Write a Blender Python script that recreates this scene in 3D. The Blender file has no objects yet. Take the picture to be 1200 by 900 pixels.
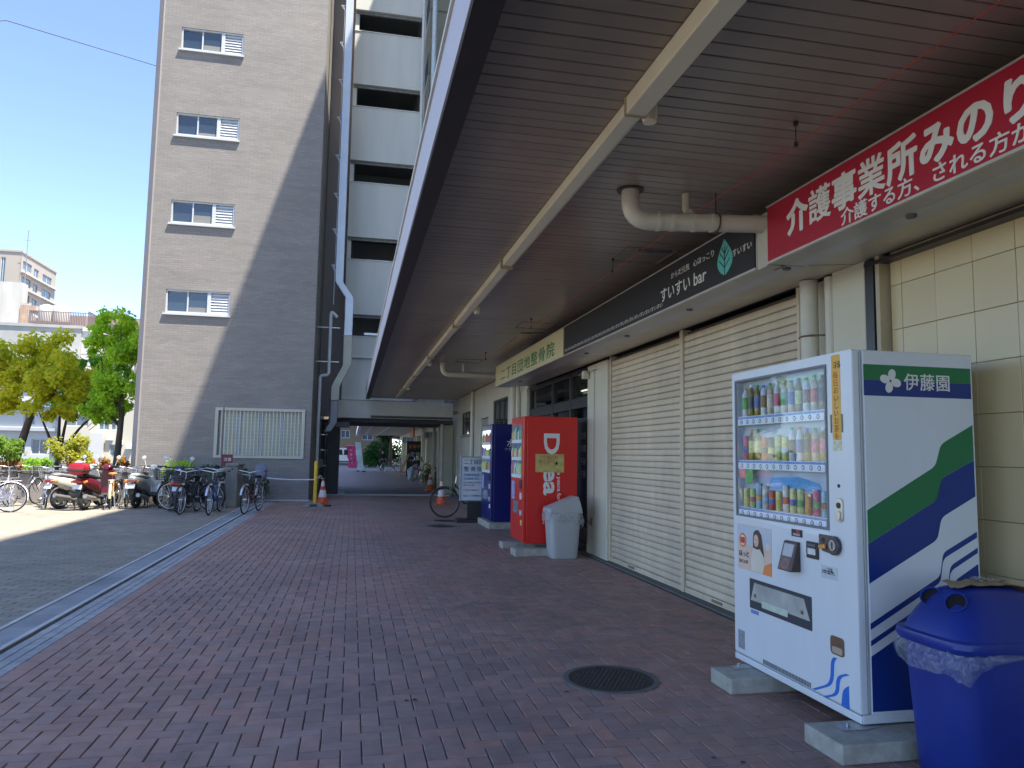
import bpy, bmesh, math, random
from mathutils import Vector, Matrix
random.seed(7)
R = math.radians
sc = bpy.context.scene
col = sc.collection

# ------------------------------------------------------------------ camera
cd = bpy.data.cameras.new("camera"); cam = bpy.data.objects.new("camera", cd); col.objects.link(cam)
FOC, SL, VX, VY = 875.0, 0.016, 412.0, 530.0
cd.sensor_fit = 'HORIZONTAL'; cd.sensor_width = 36.0; cd.lens = 36.0 * FOC / 1200.0
cd.clip_start = 0.05; cd.clip_end = 2000
dY = Vector((VX - 600, -(VY - 450), -FOC)).normalized()
up = Vector((1, -SL, 0)).cross(dY).normalized()
if up.y < 0: up = -up
dX = dY.cross(up)
m3 = Matrix((dX, dY, up))          # rows: world axes seen from the camera
cam.matrix_world = Matrix.Translation((0, 0, 1.45)) @ m3.to_4x4()
sc.camera = cam

# ------------------------------------------------------------------ light
sun_dir = Vector((1.0, -0.85, 3.23)).normalized()
el = math.asin(sun_dir.z); az = math.atan2(sun_dir.x, sun_dir.y)
world = bpy.data.worlds.new("World"); sc.world = world; world.use_nodes = True
wn = world.node_tree.nodes; wl = world.node_tree.links
for n in list(wn): wn.remove(n)
sky = wn.new('ShaderNodeTexSky'); sky.sky_type = 'NISHITA'; sky.sun_disc = False
sky.sun_elevation = el; sky.sun_rotation = az; sky.air_density = 0.7; sky.dust_density = 0.1; sky.ozone_density = 2.0
bg = wn.new('ShaderNodeBackground'); bg.inputs[1].default_value = 0.132
hsv = wn.new('ShaderNodeHueSaturation'); hsv.inputs['Hue'].default_value = .505; hsv.inputs['Saturation'].default_value = 1.0; hsv.inputs['Value'].default_value = 1.0
wo = wn.new('ShaderNodeOutputWorld'); wl.new(sky.outputs[0], hsv.inputs['Color']); wl.new(hsv.outputs[0], bg.inputs[0]); wl.new(bg.outputs[0], wo.inputs[0])
sl = bpy.data.lights.new("sun", 'SUN'); sl.energy = 4.2; sl.angle = R(0.55); sl.color = (1.0, 0.93, 0.81)
so = bpy.data.objects.new("sun", sl); col.objects.link(so)
so.rotation_euler = (-sun_dir).to_track_quat('-Z', 'Y').to_euler()
sc.view_settings.view_transform = 'Standard'; sc.view_settings.look = 'None'
sc.view_settings.gamma = 1.0; sc.view_settings.exposure = 1.76
sc.cycles.max_bounces = 8; sc.cycles.diffuse_bounces = 5

# ------------------------------------------------------------------ materials
def s2l(h):
    h = h.lstrip('#'); o = []
    for i in (0, 2, 4):
        c = int(h[i:i+2], 16) / 255
        o.append(c / 12.92 if c <= 0.04045 else ((c + 0.055) / 1.055) ** 2.4)
    return tuple(o)
_M = {}
def M(name, c, rough=.6, var=.10, scale=6., bump=.0, bscale=None, metal=0., world_co=False, spec=.5, stretch=(1,1,1), rnd=0.):
    if name in _M: return _M[name]
    if isinstance(c, str): c = s2l(c)
    m = bpy.data.materials.new(name); m.use_nodes = True; _M[name] = m
    nt = m.node_tree; b = nt.nodes['Principled BSDF']
    b.inputs['Roughness'].default_value = rough; b.inputs['Metallic'].default_value = metal
    b.inputs['Specular IOR Level'].default_value = spec
    if world_co:
        tc = nt.nodes.new('ShaderNodeNewGeometry'); out = tc.outputs['Position']
    else:
        tc = nt.nodes.new('ShaderNodeTexCoord'); out = tc.outputs['Object']
    mp = nt.nodes.new('ShaderNodeMapping'); mp.inputs['Scale'].default_value = stretch
    nt.links.new(out, mp.inputs[0])
    n1 = nt.nodes.new('ShaderNodeTexNoise'); n1.inputs['Scale'].default_value = scale; n1.inputs['Detail'].default_value = 5
    nt.links.new(mp.outputs[0], n1.inputs['Vector'])
    mx = nt.nodes.new('ShaderNodeMix'); mx.data_type = 'RGBA'
    lo = [max(0, x * (1 - 2 * var)) for x in c]; hi = [min(1, x * (1 + 2 * var)) for x in c]
    mx.inputs[6].default_value = (*lo, 1); mx.inputs[7].default_value = (*hi, 1)
    nt.links.new(n1.outputs['Fac'], mx.inputs[0])
    last = mx.outputs[2]
    if world_co:
        n3 = nt.nodes.new('ShaderNodeTexNoise'); n3.inputs['Scale'].default_value = .9; n3.inputs['Detail'].default_value = 7; n3.inputs['Roughness'].default_value = .62
        nt.links.new(mp.outputs[0], n3.inputs['Vector']); m3_ = nt.nodes.new('ShaderNodeMapRange'); m3_.inputs[1].default_value = .3; m3_.inputs[2].default_value = .7; m3_.inputs[3].default_value = .80; m3_.inputs[4].default_value = 1.14
        nt.links.new(n3.outputs['Fac'], m3_.inputs[0]); h3 = nt.nodes.new('ShaderNodeHueSaturation'); nt.links.new(m3_.outputs[0], h3.inputs['Value']); nt.links.new(last, h3.inputs['Color']); last = h3.outputs[0]
    if rnd > 0:
        oi = nt.nodes.new('ShaderNodeObjectInfo'); mr = nt.nodes.new('ShaderNodeMapRange')
        mr.inputs[3].default_value = 1 - rnd; mr.inputs[4].default_value = 1 + rnd
        nt.links.new(oi.outputs['Random'], mr.inputs[0])
        hs = nt.nodes.new('ShaderNodeHueSaturation'); nt.links.new(mr.outputs[0], hs.inputs['Value'])
        nt.links.new(last, hs.inputs['Color']); last = hs.outputs[0]
    nt.links.new(last, b.inputs['Base Color'])
    if bump > 0:
        n2 = nt.nodes.new('ShaderNodeTexNoise'); n2.inputs['Scale'].default_value = bscale or scale * 8; n2.inputs['Detail'].default_value = 4
        nt.links.new(mp.outputs[0], n2.inputs['Vector'])
        bp = nt.nodes.new('ShaderNodeBump'); bp.inputs['Strength'].default_value = bump; bp.inputs['Distance'].default_value = .01
        nt.links.new(n2.outputs['Fac'], bp.inputs['Height']); nt.links.new(bp.outputs[0], b.inputs['Normal'])
    return m

def M_glass(name, fac=.10, tint=(1,1,1), rough=.02):
    if name in _M: return _M[name]
    m = bpy.data.materials.new(name); m.use_nodes = True; _M[name] = m; nt = m.node_tree
    for n in list(nt.nodes): nt.nodes.remove(n)
    o = nt.nodes.new('ShaderNodeOutputMaterial'); t = nt.nodes.new('ShaderNodeBsdfTransparent'); t.inputs[0].default_value = (*tint, 1)
    g = nt.nodes.new('ShaderNodeBsdfGlossy'); g.inputs['Roughness'].default_value = rough; g.inputs[0].default_value = (1,1,1,1)
    f = nt.nodes.new('ShaderNodeLayerWeight'); f.inputs[0].default_value = .5
    pw = nt.nodes.new('ShaderNodeMath'); pw.operation = 'POWER'; pw.inputs[1].default_value = 5.0; nt.links.new(f.outputs['Facing'], pw.inputs[0])
    ma = nt.nodes.new('ShaderNodeMath'); ma.operation = 'MULTIPLY_ADD'; ma.inputs[1].default_value = .8; ma.inputs[2].default_value = fac * .4
    nt.links.new(pw.outputs[0], ma.inputs[0])
    x = nt.nodes.new('ShaderNodeMixShader'); nt.links.new(ma.outputs[0], x.inputs[0]); nt.links.new(t.outputs[0], x.inputs[1]); nt.links.new(g.outputs[0], x.inputs[2])
    nt.links.new(x.outputs[0], o.inputs[0]); return m

def M_brickwall(name, c, mortar, bw, bh, ms, rough=.7, bump=.4, rot=(90,0,0), var=.12):
    """tile facade too small to build piece by piece"""
    if name in _M: return _M[name]
    if isinstance(c, str): c = s2l(c)
    if isinstance(mortar, str): mortar = s2l(mortar)
    m = bpy.data.materials.new(name); m.use_nodes = True; _M[name] = m; nt = m.node_tree; b = nt.nodes['Principled BSDF']
    b.inputs['Roughness'].default_value = rough
    g = nt.nodes.new('ShaderNodeNewGeometry'); mp = nt.nodes.new('ShaderNodeMapping'); mp.vector_type = 'POINT'
    mp.inputs['Rotation'].default_value = tuple(R(a) for a in rot)
    nt.links.new(g.outputs['Position'], mp.inputs[0])
    br = nt.nodes.new('ShaderNodeTexBrick'); br.inputs['Scale'].default_value = 1; br.inputs['Brick Width'].default_value = bw
    br.inputs['Row Height'].default_value = bh; br.inputs['Mortar Size'].default_value = ms
    br.inputs['Color1'].default_value = (*[x*(1-var) for x in c], 1); br.inputs['Color2'].default_value = (*[x*(1+var) for x in c], 1)
    br.inputs['Mortar'].default_value = (*mortar, 1); nt.links.new(mp.outputs[0], br.inputs['Vector'])
    n = nt.nodes.new('ShaderNodeTexNoise'); n.inputs['Scale'].default_value = .7; n.inputs['Detail'].default_value = 6
    nt.links.new(g.outputs['Position'], n.inputs['Vector'])
    mr = nt.nodes.new('ShaderNodeMapRange'); mr.inputs[3].default_value = .84; mr.inputs[4].default_value = 1.16; nt.links.new(n.outputs['Fac'], mr.inputs[0])
    hs = nt.nodes.new('ShaderNodeHueSaturation'); nt.links.new(mr.outputs[0], hs.inputs['Value']); nt.links.new(br.outputs['Color'], hs.inputs['Color'])
    m4 = nt.nodes.new('ShaderNodeMapping'); m4.inputs['Scale'].default_value = (.4, .4, 3.2); nt.links.new(g.outputs['Position'], m4.inputs[0])
    n4 = nt.nodes.new('ShaderNodeTexNoise'); n4.inputs['Scale'].default_value = 1.3; n4.inputs['Detail'].default_value = 8; n4.inputs['Roughness'].default_value = .65; nt.links.new(m4.outputs[0], n4.inputs['Vector'])
    r4 = nt.nodes.new('ShaderNodeMapRange'); r4.inputs[1].default_value = .32; r4.inputs[2].default_value = .62; r4.inputs[3].default_value = .90; r4.inputs[4].default_value = 1.05; nt.links.new(n4.outputs['Fac'], r4.inputs[0])
    h4 = nt.nodes.new('ShaderNodeHueSaturation'); nt.links.new(r4.outputs[0], h4.inputs['Value']); nt.links.new(hs.outputs[0], h4.inputs['Color'])
    nt.links.new(h4.outputs[0], b.inputs['Base Color'])
    bp = nt.nodes.new('ShaderNodeBump'); bp.inputs['Strength'].default_value = bump; bp.inputs['Distance'].default_value = .02; bp.invert = True
    nt.links.new(br.outputs['Fac'], bp.inputs['Height']); nt.links.new(bp.outputs[0], b.inputs['Normal'])
    return m

# ------------------------------------------------------------------ mesh helpers
class MB:
    def __init__(s): s.v = []; s.f = []; s.mi = []; s.cur = 0
    def add(s, vs, fs):
        o = len(s.v); s.v += [tuple(v) for v in vs]
        for f in fs: s.f.append(tuple(i + o for i in f)); s.mi.append(s.cur)
        return s
    def box(s, x0, x1, y0, y1, z0, z1):
        return s.add([(x0,y0,z0),(x1,y0,z0),(x1,y1,z0),(x0,y1,z0),(x0,y0,z1),(x1,y0,z1),(x1,y1,z1),(x0,y1,z1)],
              [(0,3,2,1),(4,5,6,7),(0,1,5,4),(1,2,6,5),(2,3,7,6),(3,0,4,7)])
    def ring(s, c, d, r, n, r2=None):
        c = Vector(c); d = Vector(d).normalized()
        a = d.cross(Vector((0,0,1)));
        if a.length < .05: a = d.cross(Vector((0,1,0)))
        a.normalize(); b = d.cross(a)
        r2 = r if r2 is None else r2
        return [c + a * (r * math.cos(2*math.pi*k/n)) + b * (r2 * math.sin(2*math.pi*k/n)) for k in range(n)]
    def tube(s, pts, r, n=8, caps=True):
        pts = [Vector(p) for p in pts]; rs = r if isinstance(r, (list, tuple)) else [r] * len(pts)
        vs = []; a = None
        for i, p in enumerate(pts):
            d = (pts[min(i+1, len(pts)-1)] - pts[max(i-1, 0)]).normalized()
            if a is None:
                a = d.cross(Vector((0,0,1)))
                if a.length < .05: a = d.cross(Vector((0,1,0)))
            else:
                a = a - d * a.dot(d)
            a.normalize(); b = d.cross(a)
            vs += [p + a * (rs[i] * math.cos(2*math.pi*k/n)) + b * (rs[i] * math.sin(2*math.pi*k/n)) for k in range(n)]
        fs = []
        for i in range(len(pts) - 1):
            for k in range(n):
                fs.append((i*n+k, i*n+(k+1) % n, (i+1)*n+(k+1) % n, (i+1)*n+k))
        if caps:
            fs.append(tuple(reversed(range(n)))); fs.append(tuple((len(pts)-1)*n + k for k in range(n)))
        return s.add(vs, fs)
    def bar(s, a, b, w, h=None):
        a = Vector(a); b = Vector(b); h = w if h is None else h; d = (b - a).normalized()
        u = d.cross(Vector((0,0,1)))
        if u.length < .05: u = Vector((1,0,0))
        u.normalize(); t = u.cross(d); vs = []
        for p in (a, b):
            for (i, j) in ((-1,-1),(1,-1),(1,1),(-1,1)): vs.append(p + u*(i*w/2) + t*(j*h/2))
        return s.add(vs, [(0,3,2,1),(4,5,6,7),(0,1,5,4),(1,2,6,5),(2,3,7,6),(3,0,4,7)])
    def lathe(s, prof, c=(0,0,0), n=16, axis='z'):
        c = Vector(c); vs = []
        for (r, h) in prof:
            for k in range(n):
                a = 2*math.pi*k/n; x, y = r*math.cos(a), r*math.sin(a)
                vs.append(c + (Vector((x,y,h)) if axis == 'z' else Vector((h,x,y)) if axis == 'x' else Vector((y,h,x))))
        fs = []
        for i in range(len(prof)-1):
            for k in range(n): fs.append((i*n+k, i*n+(k+1) % n, (i+1)*n+(k+1) % n, (i+1)*n+k))
        fs.append(tuple(reversed(range(n)))); fs.append(tuple((len(prof)-1)*n+k for k in range(n)))
        return s.add(vs, fs)
    def loft(s, secs, n=12, p=2.6):
        """secs: (x, y, z, halfwidth_y, halfheight_z[, tilt]) rings in the yz plane"""
        vs = []
        for q in secs:
            x, y, z, hy, hz = q[:5]; t = q[5] if len(q) > 5 else 0
            for k in range(n):
                a = 2*math.pi*k/n; ca, sa = math.cos(a), math.sin(a)
                yy = hy*math.copysign(abs(ca)**(2/p), ca); zz = hz*math.copysign(abs(sa)**(2/p), sa)
                vs.append((x + zz*math.sin(t), y+yy, z+zz*math.cos(t)))
        fs = []
        for i in range(len(secs)-1):
            for k in range(n): fs.append((i*n+k, (i+1)*n+k, (i+1)*n+(k+1) % n, i*n+(k+1) % n))
        fs.append(tuple(range(n))); fs.append(tuple(reversed([(len(secs)-1)*n+k for k in range(n)])))
        return s.add(vs, fs)
    def prism(s, pts, plane, a, b):
        """2D outline extruded between a and b along the plane's normal axis"""
        n = len(pts)
        f = {'x': lambda p, t: (t, p[0], p[1]), 'y': lambda p, t: (p[0], t, p[1]), 'z': lambda p, t: (p[0], p[1], t)}[plane]
        vs = [f(p, a) for p in pts] + [f(p, b) for p in pts]
        return s.add(vs, [tuple(range(n)), tuple(reversed(range(n, 2*n)))] + [(k, k+n, (k+1) % n + n, (k+1) % n) for k in range(n)])
    def mesh(s, name, mats):
        me = bpy.data.meshes.new(name); me.from_pydata(s.v, [], s.f)
        if not isinstance(mats, (list, tuple)): mats = [mats]
        for m in mats: me.materials.append(m)
        if len(mats) > 1: me.polygons.foreach_set('material_index', s.mi)
        bm = bmesh.new(); bm.from_mesh(me); bmesh.ops.recalc_face_normals(bm, faces=bm.faces); bm.to_mesh(me); bm.free()
        return me
    def build(s, name, mats, parent=None, bevel=0., smooth=False, loc=None, seg=2, kind=None):
        return link(name, s.mesh(name, mats), parent, bevel, smooth, loc, seg, kind)

def link(name, me, parent=None, bevel=0., smooth=False, loc=None, seg=2, kind=None, rotz=None):
    o = bpy.data.objects.new(name, me); col.objects.link(o)
    if parent is not None: o.parent = parent
    if loc is not None: o.location = loc
    if rotz is not None: o.rotation_euler = (0, 0, rotz)
    if bevel > 0:
        b = o.modifiers.new('bevel', 'BEVEL'); b.width = bevel; b.segments = seg; b.limit_method = 'ANGLE'; b.angle_limit = R(40)
    if smooth:
        for p in me.polygons: p.use_smooth = True
        if not isinstance(smooth, bool):
            me.set_sharp_from_angle(angle=R(smooth))
    if kind: o['kind'] = kind
    return o

def tag(o, label, cat, group=None):
    o['label'] = label; o['category'] = cat
    if group: o['group'] = group
    return o
def thing(name, label, cat, loc=(0,0,0), rotz=0., group=None):
    o = bpy.data.objects.new(name, None); col.objects.link(o); o.empty_display_size = .1
    o.location = loc; o.rotation_euler = (0, 0, rotz)
    return tag(o, label, cat, group)
def kids(o): return [c for c in bpy.data.objects if c.parent == o]
def dup(root, loc, rotz, label, group=None):
    def cp(o, par):
        c = o.copy(); col.objects.link(c)
        if par is not None: c.parent = par
        for ch in tree[o]: cp(ch, c)
        return c
    tree = {}
    def walk(o):
        tree[o] = list(o.children)
        for ch in o.children: walk(ch)
    walk(root)
    r = cp(root, None); r.location = loc; r.rotation_euler = (0, 0, rotz); r['label'] = label
    if group: r['group'] = group
    return r
def struct(o): o['kind'] = 'structure'; return o

FRONT = (R(90), 0, R(-90))       # lettering on a face that looks towards -X
SOUTH = (R(90), 0, 0)            # lettering on a face that looks towards -Y
def text(body, size, loc, rot, mat, parent, name='lettering', bold=0., ext=.001, align='LEFT', sx=1., space=1.):
    cu = bpy.data.curves.new(name, 'FONT'); cu.body = body; cu.size = size; cu.extrude = ext; cu.offset = bold
    cu.align_x = align; cu.align_y = 'BOTTOM_BASELINE'; cu.resolution_u = 3; cu.space_character = space
    o = bpy.data.objects.new(name, cu); col.objects.link(o)
    dg = bpy.context.evaluated_depsgraph_get(); dg.update()
    me = bpy.data.meshes.new_from_object(o.evaluated_get(dg)); bpy.data.objects.remove(o)
    me.materials.clear(); me.materials.append(mat)
    q = bpy.data.objects.new(name, me); col.objects.link(q); q.location = loc; q.rotation_euler = rot; q.scale = (sx, 1, 1)
    if parent is not None: q.parent = parent
    return q

def circ(cx, cy, r, n=16, ry=None, a0=0):
    ry = ry or r
    return [(cx + r*math.cos(a0+2*math.pi*k/n), cy + ry*math.sin(a0+2*math.pi*k/n)) for k in range(n)]
def rect(a, b, c, d): return [(a, c), (b, c), (b, d), (a, d)]
def rrect(a, b, c, d, r, n=4):
    o = []
    for (cx, cy, s) in ((b-r, d-r, 0), (a+r, d-r, 90), (a+r, c+r, 180), (b-r, c+r, 270)):
        for k in range(n+1):
            t = R(s + 90*k/n); o.append((cx + r*math.cos(t), cy + r*math.sin(t)))
    return o
def rounded(pts, r, n=4):
    """polyline with its inner corners rounded"""
    out = [pts[0]]
    for i in range(1, len(pts)-1):
        p, q, s = Vector(pts[i-1]), Vector(pts[i]), Vector(pts[i+1])
        a = q + (p-q).normalized()*min(r, (p-q).length*.45); b = q + (s-q).normalized()*min(r, (s-q).length*.45)
        for k in range(n+1):
            t = k/n; v = a*(1-t)**2 + q*2*t*(1-t) + b*t*t; out.append((v.x, v.y))
    out.append(pts[-1]); return out
def arcpts(fn, n): return [fn(k/n) for k in range(n+1)]

# ------------------------------------------------------------------ common materials
white = M('painted_white', (.78,.78,.76), .45, .03, 3)
offwhite = M('offwhite_wall', (.62,.60,.50), .7, .06, 1.5, .1)
cream = M('cream_paint', (.60,.57,.44), .55, .06, 2.)
beige_metal = M('beige_shutter_metal', (.61,.52,.375), .5, .07, 9, world_co=True, stretch=(1,1,.35), rnd=.05)
darkmetal = M('dark_aluminium', (.025,.025,.028), .35, .1, 5)
blackp = M('black_plastic', (.02,.02,.022), .5, .1, 10)
rubber = M('black_rubber', (.025,.025,.025), .8, .1, 20)
steel = M('steel', (.55,.56,.58), .35, .08, 10, metal=.9)
galv = M('galvanised_steel', (.55,.58,.60), .45, .1, 4, metal=.5)
pvc = M('pvc_pipe_cream', (.60,.56,.46), .45, .08, 5, rnd=.03)
pvcg = M('pvc_pipe_grey', (.58,.62,.62), .45, .06, 5)
concrete = M('concrete', (.36,.35,.31), .9, .15, 7, .5, 60)
darkglass = M('dark_window_glass', (.02,.025,.03), .06, .05, 2, spec=.9)

# =================================================================== SETTING
def sheet(name, x0, x1, y0, y1, z, m):
    b = MB(); b.add([(x0,y0,z),(x1,y0,z),(x1,y1,z),(x0,y1,z)], [(0,1,2,3)])
    return struct(b.build(name, m))
sheet('ground', -500, 500, -200, 900, -.06, M('asphalt', (.075,.075,.078), .9, .15, .6, .3, 60, world_co=True))

brick_cols = [(0.333, 0.207, 0.171), (0.302, 0.196, 0.166), (0.283, 0.189, 0.166), (0.353, 0.218, 0.176), (0.259, 0.178, 0.156), (0.323, 0.189, 0.154), (0.316, 0.216, 0.185), (0.366, 0.207, 0.166)]
brick_m = [M('paver_brick_%s' % n, c, .72, .16, 9, .35, 120, world_co=True) for n, c in zip(['a','b','c','d','e','f','g','h'], brick_cols)]
joint_m = M('joint_sand', (.055,.045,.042), .95, .2, 5, .3, 60, world_co=True)
walk = sheet('walkway', -2.40, 9, -3, 26.1, -.008, joint_m)
def brick_mb(b, x0, x1, y0, y1, dz, tilt=(0,0), th=.012, ch=.004, g=.0028):
    x0 += g; x1 -= g; y0 += g; y1 -= g; cx, cy = (x0+x1)/2, (y0+y1)/2
    def zz(x, y, z): return z + dz + tilt[0]*(x-cx) + tilt[1]*(y-cy)
    v = [(x, y, zz(x,y,-th)) for x, y in ((x0,y0),(x1,y0),(x1,y1),(x0,y1))] + [(x, y, zz(x,y,-ch)) for x, y in ((x0,y0),(x1,y0),(x1,y1),(x0,y1))] \
      + [(x, y, zz(x,y,0)) for x, y in ((x0+ch,y0+ch),(x1-ch,y0+ch),(x1-ch,y1-ch),(x0+ch,y1-ch))]
    f = [(8,9,10,11)] + [(i+4*l, (i+1) % 4+4*l, (i+1) % 4+4*(l+1), i+4*(l+1)) for l in (0,1) for i in range(4)]
    b.add(v, f)
manholes = [(1.71, 4.79, .30), (1.80, 15.15, .27), (2.05, 16.35, .27)]
def on_manhole(x0, x1, y0, y1):
    for (mx, my, mr) in manholes:
        if max(math.hypot(x-mx, y-my) for x in (x0, x1) for y in (y0, y1)) < mr + .02: return True
    return False
U = .1
bricks = []
for j in range(24, 262):
    for i in range(-24, 36):
        k = (i - j) % 4
        if k == 0: bricks.append((i*U, (i+2)*U, j*U, (j+1)*U, 0))
        elif k == 3: bricks.append((i*U, (i+1)*U, j*U, (j+2)*U, 1))
bricks = [(max(b[0], -2.0), min(b[1], 3.4), b[2], b[3], b[4]) for b in bricks if b[1] > -1.95 and b[0] < 3.35 and b[3] <= 26.1]
full = lambda b: abs((b[1]-b[0])*(b[3]-b[2]) - .02) < 1e-4
def in_view(b):
    x, y = (b[0]+b[1])/2, (b[2]+b[3])/2
    c = m3.transposed() @ Vector((x, y, -1.45)) if False else None
    v = Vector((x, y, -1.45)); cx = sum(v[i]*m3[i][0] for i in range(3)); cy = sum(v[i]*m3[i][1] for i in range(3)); cz = -sum(v[i]*m3[i][2] for i in range(3))
    if cz <= 0: return 0
    px, py = 600 + FOC*cx/cz, 450 - FOC*cy/cz
    if not (5 < px < 1195 and py < 897): return 0
    if px > 835 and py < 890 and x > 2.28: return 0
    return 1.0 / cz
vis = sorted([b for b in bricks if in_view(b) > 0 and full(b) and not on_manhole(*b[:4])], key=in_view, reverse=True)[:300]
visset = set(vis)
tmpl = {}
for mi, bm_ in enumerate(brick_m):
    for o in (0, 1):
        b = MB(); w, h = ((.2, .1) if o == 0 else (.1, .2)); brick_mb(b, -w/2, w/2, -h/2, h/2, 0)
        tmpl[(mi, o)] = b.mesh('brick', bm_)
def pick(x, y):
    # patches of slightly different batches
    t = math.sin(x*1.7+1)*math.sin(y*.9+.3) + random.uniform(-1.1, 1.1)
    return random.choice([0,3,7,5]) if t > .45 else random.choice([1,2,4,6]) if t < -.35 else random.choice([0,1,2,3,6])
rest = MB()
for b in bricks:
    if on_manhole(*b[:4]): continue
    mi = pick(b[0], b[2]); dz = random.uniform(-.0018, .0015)
    if b in visset:
        o = link('brick', tmpl[(mi, b[4])], walk, loc=((b[0]+b[1])/2, (b[2]+b[3])/2, dz)); o.rotation_euler = (random.uniform(-.006,.006), random.uniform(-.008,.008), random.uniform(-.006,.006))
    else:
        rest.cur = mi; brick_mb(rest, *b[:4], dz, (random.uniform(-.008,.008), random.uniform(-.006,.006)), g=.0028 if b[3] < 14 else .003)
rest.build('brick_paving', brick_m, walk, kind='stuff')

# border courses, drain and plaza on the left
border = MB()
for j in range(30, 224):
    border.cur = random.choice([0,3,6,7]); brick_mb(border, -2.12, -2.0, j*.1, j*.1+.1, random.uniform(-.001,.001))
border.build('border_course', brick_m, walk, kind='stuff')
pav_g = [M('grey_paver_%s' % n, c, .75, .12, 8, .3, 90, world_co=True) for n, c in zip('abcd', [(.34,.355,.36), (.30,.315,.33), (.37,.375,.37), (.32,.325,.33)])]
strip = MB()
for j in range(0, 196):
    for k, (xa, xb) in enumerate(((-2.20,-2.12), (-2.28,-2.20), (-2.36,-2.28))):
        y = 3 + j*.1 + k*.033
        strip.cur = random.randrange(4); brick_mb(strip, xa, xb, y, y+.1, random.uniform(-.001,.001))
strip.build('edge_pavers', pav_g, walk, kind='stuff')
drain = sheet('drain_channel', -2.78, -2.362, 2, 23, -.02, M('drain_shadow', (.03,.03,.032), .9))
kerb_m = M('pale_concrete_kerb', (.50,.51,.50), .85, .10, 6, .3, 60, world_co=True)
cover_m = M('drain_cover_concrete', (.26,.275,.285), .85, .14, 5, .4, 60, world_co=True, rnd=.10)
kb = MB(); kb.box(-.022, .022, .003, .597, -.02, .004); kme = kb.mesh('kerb_stone', kerb_m)
cb = MB(); cb.box(-.112, .112, .004, .496, -.02, -.002); cme = cb.mesh('drain_cover', cover_m)
for j in range(34):
    for x in (-2.70, -2.425): link('kerb_stone', kme, drain, .003, loc=(x, 2.4+j*.6, random.uniform(-.001,.001)), seg=1)
for j in range(41): link('drain_cover', cme, drain, .004, loc=(-2.562, 2.4+j*.5, random.uniform(-.002,.001)), seg=1)

pl_m = [M('plaza_paver_%s' % n, c, .85, .12, 5, .3, 80, world_co=True) for n, c in zip('abcde', [(.27,.24,.19), (.245,.22,.18), (.295,.26,.205), (.26,.23,.18), (.23,.215,.18)])]
plaza = sheet('plaza', -70, -2.725, -45, 34, -.016, M('plaza_joint', (.22,.195,.16), .9, .12, 3, world_co=True))  # spread well out of view to bounce warm sunlight under the canopy
pb = MB(); plist = []
for j in range(58, 232):
    if j % 2: plist.append((-2.83, -2.73, j*.1, j*.1+.1))
    for i in range(0, 48):
        x1 = -2.73 - i*.2 - (.1 if j % 2 else 0); plist.append((x1-.2, x1, j*.1, j*.1+.1))
plist = [p for p in plist if p[0] > -11.5]
pv = sorted([p for p in plist if in_view(p) > 0], key=in_view, reverse=True)[:300]; pvs = set(pv)
pt = []
for m_ in pl_m:
    b = MB(); brick_mb(b, -.1, .1, -.05, .05, 0, th=.02, ch=.003, g=.0022); pt.append(b.mesh('paver', m_))
for p in plist:
    k = random.randrange(5)
    if p in pvs and p[1]-p[0] > .15: link('paver', pt[k], plaza, loc=((p[0]+p[1])/2, (p[2]+p[3])/2, random.uniform(-.003,-.001)))
    else: pb.cur = k; brick_mb(pb, *p, random.uniform(-.003,-.001), ch=.003, g=.0025)
pb.build('plaza_paving', pl_m, plaza, kind='stuff')

# far walkway past the stair tower
farp = M_brickwall('far_paving', (.33,.25,.23), (.2,.17,.16), .2, .1, .006, .8, .2, rot=(0,0,0))
sheet('far_walkway', -2.0, 9, 26.1, 88, -.008, farp)
b = MB(); b.box(-1.15, 3.4, 26.12, 26.42, -.05, .03); b.box(-.5, -.2, 26.42, 31, -.05, .05)
struct(b.build('threshold_kerb', kerb_m, None, .006))
b = MB(); b.box(-6.2, -1.18, 22.93, 23.03, -.05, .035); struct(b.build('wall_foot_kerb', kerb_m, None, .006))

gs = MB(); rq = random.Random(5)
for _ in range(90):
    gx, gy = rq.uniform(-1.9, 3.3), rq.uniform(3.4, 14); q_ = rq.uniform(.006, .017)
    gs.add([(gx+q_*math.cos(a)*rq.uniform(.7,1.2), gy+q_*math.sin(a)*rq.uniform(.7,1.2), .0035) for a in [k*.785 for k in range(8)]], [tuple(range(8))])
gs.build('gum_spots', M('gum_dark', (.07,.06,.06), .8), walk, kind='stuff')
lf = MB(); lf.add([(.0,.0,.004),(.03,.012,.012),(.05,.0,.006),(.03,-.016,.010),(-.02,.014,.009),(-.035,-.006,.005)], [(0,1,2,3),(0,4,5)])
tag(lf.build('dead_leaf', M('dead_leaf_brown', (.03,.018,.015), .8), loc=(.385, 4.56, 0)), 'small dark dead leaf lying alone on the near bricks', 'leaf')
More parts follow.
